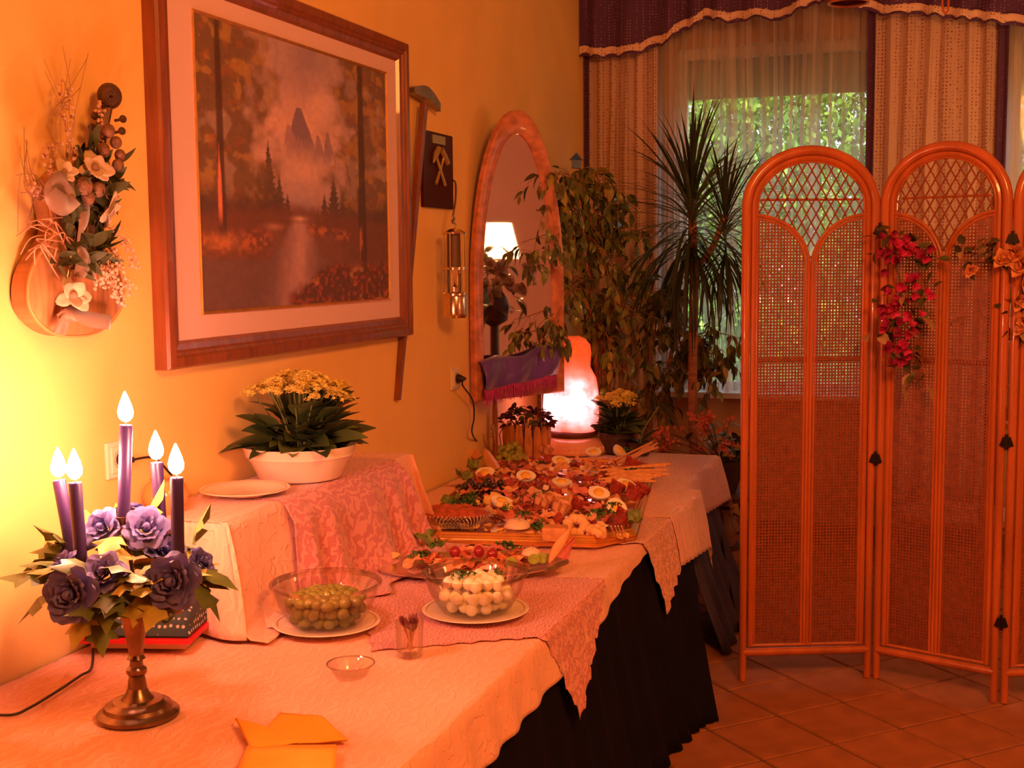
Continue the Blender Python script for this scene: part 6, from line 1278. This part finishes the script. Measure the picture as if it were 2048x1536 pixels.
for k in range(5): a = 2*PI*k/5; l_ = leaf_mb(.013, .010, -.2, .3, 4); fm.add(l_.v, l_.f, Matrix.Rotation(a, 4, 'Z') @ Matrix.Rotation(-.5, 4, 'Y'))
fme = fm.mesh('floret', m_pf)
for i in range(26):
    px = rs.choice((rs.uniform(1310, 1335), rs.uniform(1345, 1372), rs.uniform(1385, 1480), rs.uniform(1400, 1470))); py = rs.uniform(862, 905) if px < 1380 else rs.uniform(830, 915); y_ = 6.25+rs.uniform(-.1, .1); e = P4(px, py, y_); mid = Vector((e.x*.5, e.y*.5, max(.03, e.z*.7)))
    MB().tube(catmull([(0, 0, 0), mid, e], 5), .0016, 4).build('stem', m_stem, pk_)
    for k in range(9): put('floret', fme, pk_, e+Vector((rs.gauss(0, .016), rs.gauss(0, .016), rs.gauss(0, .014))), Vector((rs.uniform(-.6, .6), -1, rs.uniform(-.3, .8))).to_track_quat('Z', 'Y').to_euler(), rs.uniform(.7, 1.15))
for i in range(40): put('leaf', fl_m[1], pk_, (rs.gauss(0, .08), rs.gauss(0, .08), rs.uniform(.02, .2)), dir_rot((rs.uniform(-1, 1), rs.uniform(-1, 1), rs.uniform(-.4, .6))), rs.uniform(.8, 1.2))
bl_ = thing('broad_leaf_plant', 'plant with one very large dark glossy leaf bending over the far table', 'plant', (.62, 5.80, T+.012)); B5 = lambda px, py, y: on_y(px, py, y)-Vector(bl_.location)
MB().lathe([(0, 0), (.045, 0), (.06, .06), (.055, .062), (0, .055)], n=24).build('pot', MATS['dark_pot'], bl_)
lm_ = leaf_mb(.245, .105, .38, .12, 14, shape=.85).mesh('leaf', M('broad_leaf', (.045, .06, .02), .32, var=.3, vs=10, coat=.3))
p0 = B5(1318, 812, 5.80); p1 = B5(1392, 882, 5.70); put('leaf', lm_, bl_, p0, dir_rot(p1-p0+Vector((0, 0, .05)), -.9), 1.)
MB().tube(catmull([(0, 0, .04), (0.02, 0, .12), p0], 6), .004, 6).build('stalk', MATS['flower_stalk'], bl_)
for (q, s_) in (((-.6, -.5, .5), .5), ((.2, -.7, .35), .45), ((-.8, .1, .6), .5), ((.5, .3, .8), .5)): put('leaf', lm_, bl_, (0, 0, .05), dir_rot(q), s_)
dtw = thing('dry_twig', 'dry reddish twig standing up beside the grapes at the back left of the tray', 'twig', tz(985, 905, .02)); q_ = lambda px, py: on_y(px, py, 5.2)-Vector(dtw.location)
MB().tube(catmull([(0, 0, 0), q_(975, 890), q_(968, 868)], 5), .0022, 5).build('stem', m_tw, dtw); MB().tube(catmull([(0, 0, 0), q_(990, 882), q_(985, 850)], 5), .0022, 5).build('stem', m_tw, dtw)
sm2 = MB(); rs = random.Random(3)
for k in range(24): c = q_(987, 850+k*1.1)+Vector((rs.uniform(-.012, .012), 0, 0)); sm2.ball(c, (.004, .004, .007), 6, 4)
stuff(sm2.build('seed_heads', m_petd, dtw))

# ================================================================ HANGING RATTAN LAMP AND HOOP NEAR THE TOP EDGE
hc = on_y(1697, 8, 5.6); hl_ = thing('hanging_lamp', 'hanging rattan lampshade just dipping into the top edge above the left screen panel', 'lamp', (hc.x, hc.y, hc.z))
MB().lathe([(.082, .006), (.125, .06), (.15, .14), (.13, .21), (.05, .25), (.02, .26)], n=40).build('woven_shade', m_cane, hl_)
MB().tube([(.082*math.cos(2*PI*i/36), .082*math.sin(2*PI*i/36), .006) for i in range(36)], .006, 8, closed=True).build('bottom_hoop', m_rat, hl_); MB().tube([(0, 0, .25), (0, 0, H-hc.z-.002)], .004, 6).build('cord', m_blk, hl_)
hc = on_y(1890, 26, 5.4); hk = thing('hanging_rattan_loop', 'thin rattan loop hanging from the ceiling above the middle screen panel', 'hanger', (hc.x, hc.y, hc.z))
MB().tube(catmull([(-.012, 0, .30), (-.012, 0, .06), (-.004, 0, .006), (.008, 0, .004), (.012, 0, .05), (.006, 0, .30), (0, 0, H-hc.z-.002)], 6), .0045, 8).build('loop', m_rat, hk)

# ================================================================ FURNITURE OUTSIDE THE FRAME THAT THE MIRROR SHOWS AND THAT LIGHTS THE ROOM
def lampst(x, y, h_, zl, label, strength):
    t = thing('table_lamp', label, 'lamp', (x, y, h_)); mm = M('lamp_shade_glow_%d' % int(strength*10), (.8, .5, .3), .8, emit=(1, .5, .16), es=strength)
    MB().lathe([(0, 0), (.08, 0), (.07, .02), (.02, .04), (.018, zl-h_-.15), (0, zl-h_-.15)], n=24).build('base', m_brz, t)
    MB().lathe([(.17, zl-h_-.14), (.11, zl-h_+.10)], n=36).build('shade', mm, t)
    return t
def side_table(x, y, h_, label):
    t = thing('side_table', label, 'table', (x, y, 0)); MB().lathe([(0, h_-.03), (.30, h_-.03), (.31, h_-.015), (.30, h_-.002), (0, h_-.002)], n=36).build('top', m_dw, t)
    MB().lathe([(.16, .002), (.15, .03), (.03, .06), (.03, h_-.03)], n=20).build('pedestal', m_dw, t); return t

def mirpos(px, py, dist):
    d_ = _ray(px, py).normalized(); P0 = M0.copy(); t = (P0-CAM).dot(MN)/d_.dot(MN); P = CAM+d_*t; r_ = d_-MN*(2*d_.dot(MN)); return P+r_*dist
lp = mirpos(986, 482, 3.0); side_table(lp.x, lp.y, .78, 'dark round table in the far right corner carrying a lamp and flowers')
lampst(lp.x, lp.y, .782, lp.z+.02, 'glowing table lamp in the far right corner, seen in the mirror', 17)
lampst(3.35, 3.4, .782, 1.50, 'glowing table lamp at the right side of the room', 10); side_table(3.35, 3.4, .78, 'dark round table at the right side of the room')
# white flowers and dark leaves beside the lamp
fp = mirpos(982, 560, 2.55); fq = thing('white_bouquet', 'bouquet of white silk flowers and dark leaves reflected in the mirror', 'bouquet', (fp.x, fp.y, .0))
MB().lathe([(0, .002), (.14, .002), (.15, .02), (.03, .05), (.025, fp.z-.30), (.09, fp.z-.26), (.10, fp.z-.16), (.08, fp.z-.10), (.0, fp.z-.12)], n=28).build('tall_vase', m_dw, fq)
rs = random.Random(66); wm_ = silk_mesh(.06, M('white_silk', (.85, .62, .5), .6, sub=.1))
for i in range(22): put('blossom', wm_, fq, (rs.gauss(0, .13), rs.gauss(0, .13), fp.z+rs.uniform(-.12, .12)), Vector((-1, rs.uniform(-.8, .4), rs.uniform(-.3, .9))).to_track_quat('Z', 'Y').to_euler(), rs.uniform(.8, 1.2))
for i in range(90): put('leaf', fl_m[rs.choice((0, 1))], fq, (rs.gauss(0, .14), rs.gauss(0, .14), fp.z+rs.uniform(-.22, .18)), dir_rot((rs.uniform(-1, 1), rs.uniform(-1, 1), rs.uniform(-.8, .8))), rs.uniform(1, 1.7))
# carved chair
cp_ = mirpos(963, 700, 2.1); ch = thing('carved_chair', 'wooden chair with carved round back, seen in the mirror', 'chair', (cp_.x, cp_.y, 0), math.atan2(-MN.y, -MN.x)+PI/2)
m_ch = M('chair_wood', (.55, .20, .08), .35, var=.3, vs=10, coat=.3)
for sx in (-1, 1):
    for sy in (-1, 1): MB().tube([(sx*.19, sy*.19, .002), (sx*.20, sy*.20, .44)], [.014, .018], 8).build('leg', m_ch, ch)
MB().lathe([(0, .44), (.25, .44), (.26, .46), (.25, .485), (0, .49)], n=28).build('seat', m_ch, ch)
bz = cp_.z; el = [(.17*math.cos(t), .22, bz+.17*math.sin(t)) for t in [2*PI*i/36 for i in range(36)]]
MB().tube(el, .018, 8, closed=True).build('back_ring', m_ch, ch); MB().tube([(.09*math.cos(t), .22, bz+.10*math.sin(t)) for t in [2*PI*i/30 for i in range(30)]], .010, 8, closed=True).build('back_ring', m_ch, ch)
MB().tube([(0, .22, bz-.17), (0, .22, bz+.17)], .012, 8).tube([(-.17, .22, bz), (.17, .22, bz)], .010, 8).build('back_splat', m_ch, ch)
for sx in (-1, 1): MB().tube([(sx*.20, .20, .44), (sx*.15, .22, bz-.10)], .015, 8).build('back_post', m_ch, ch)
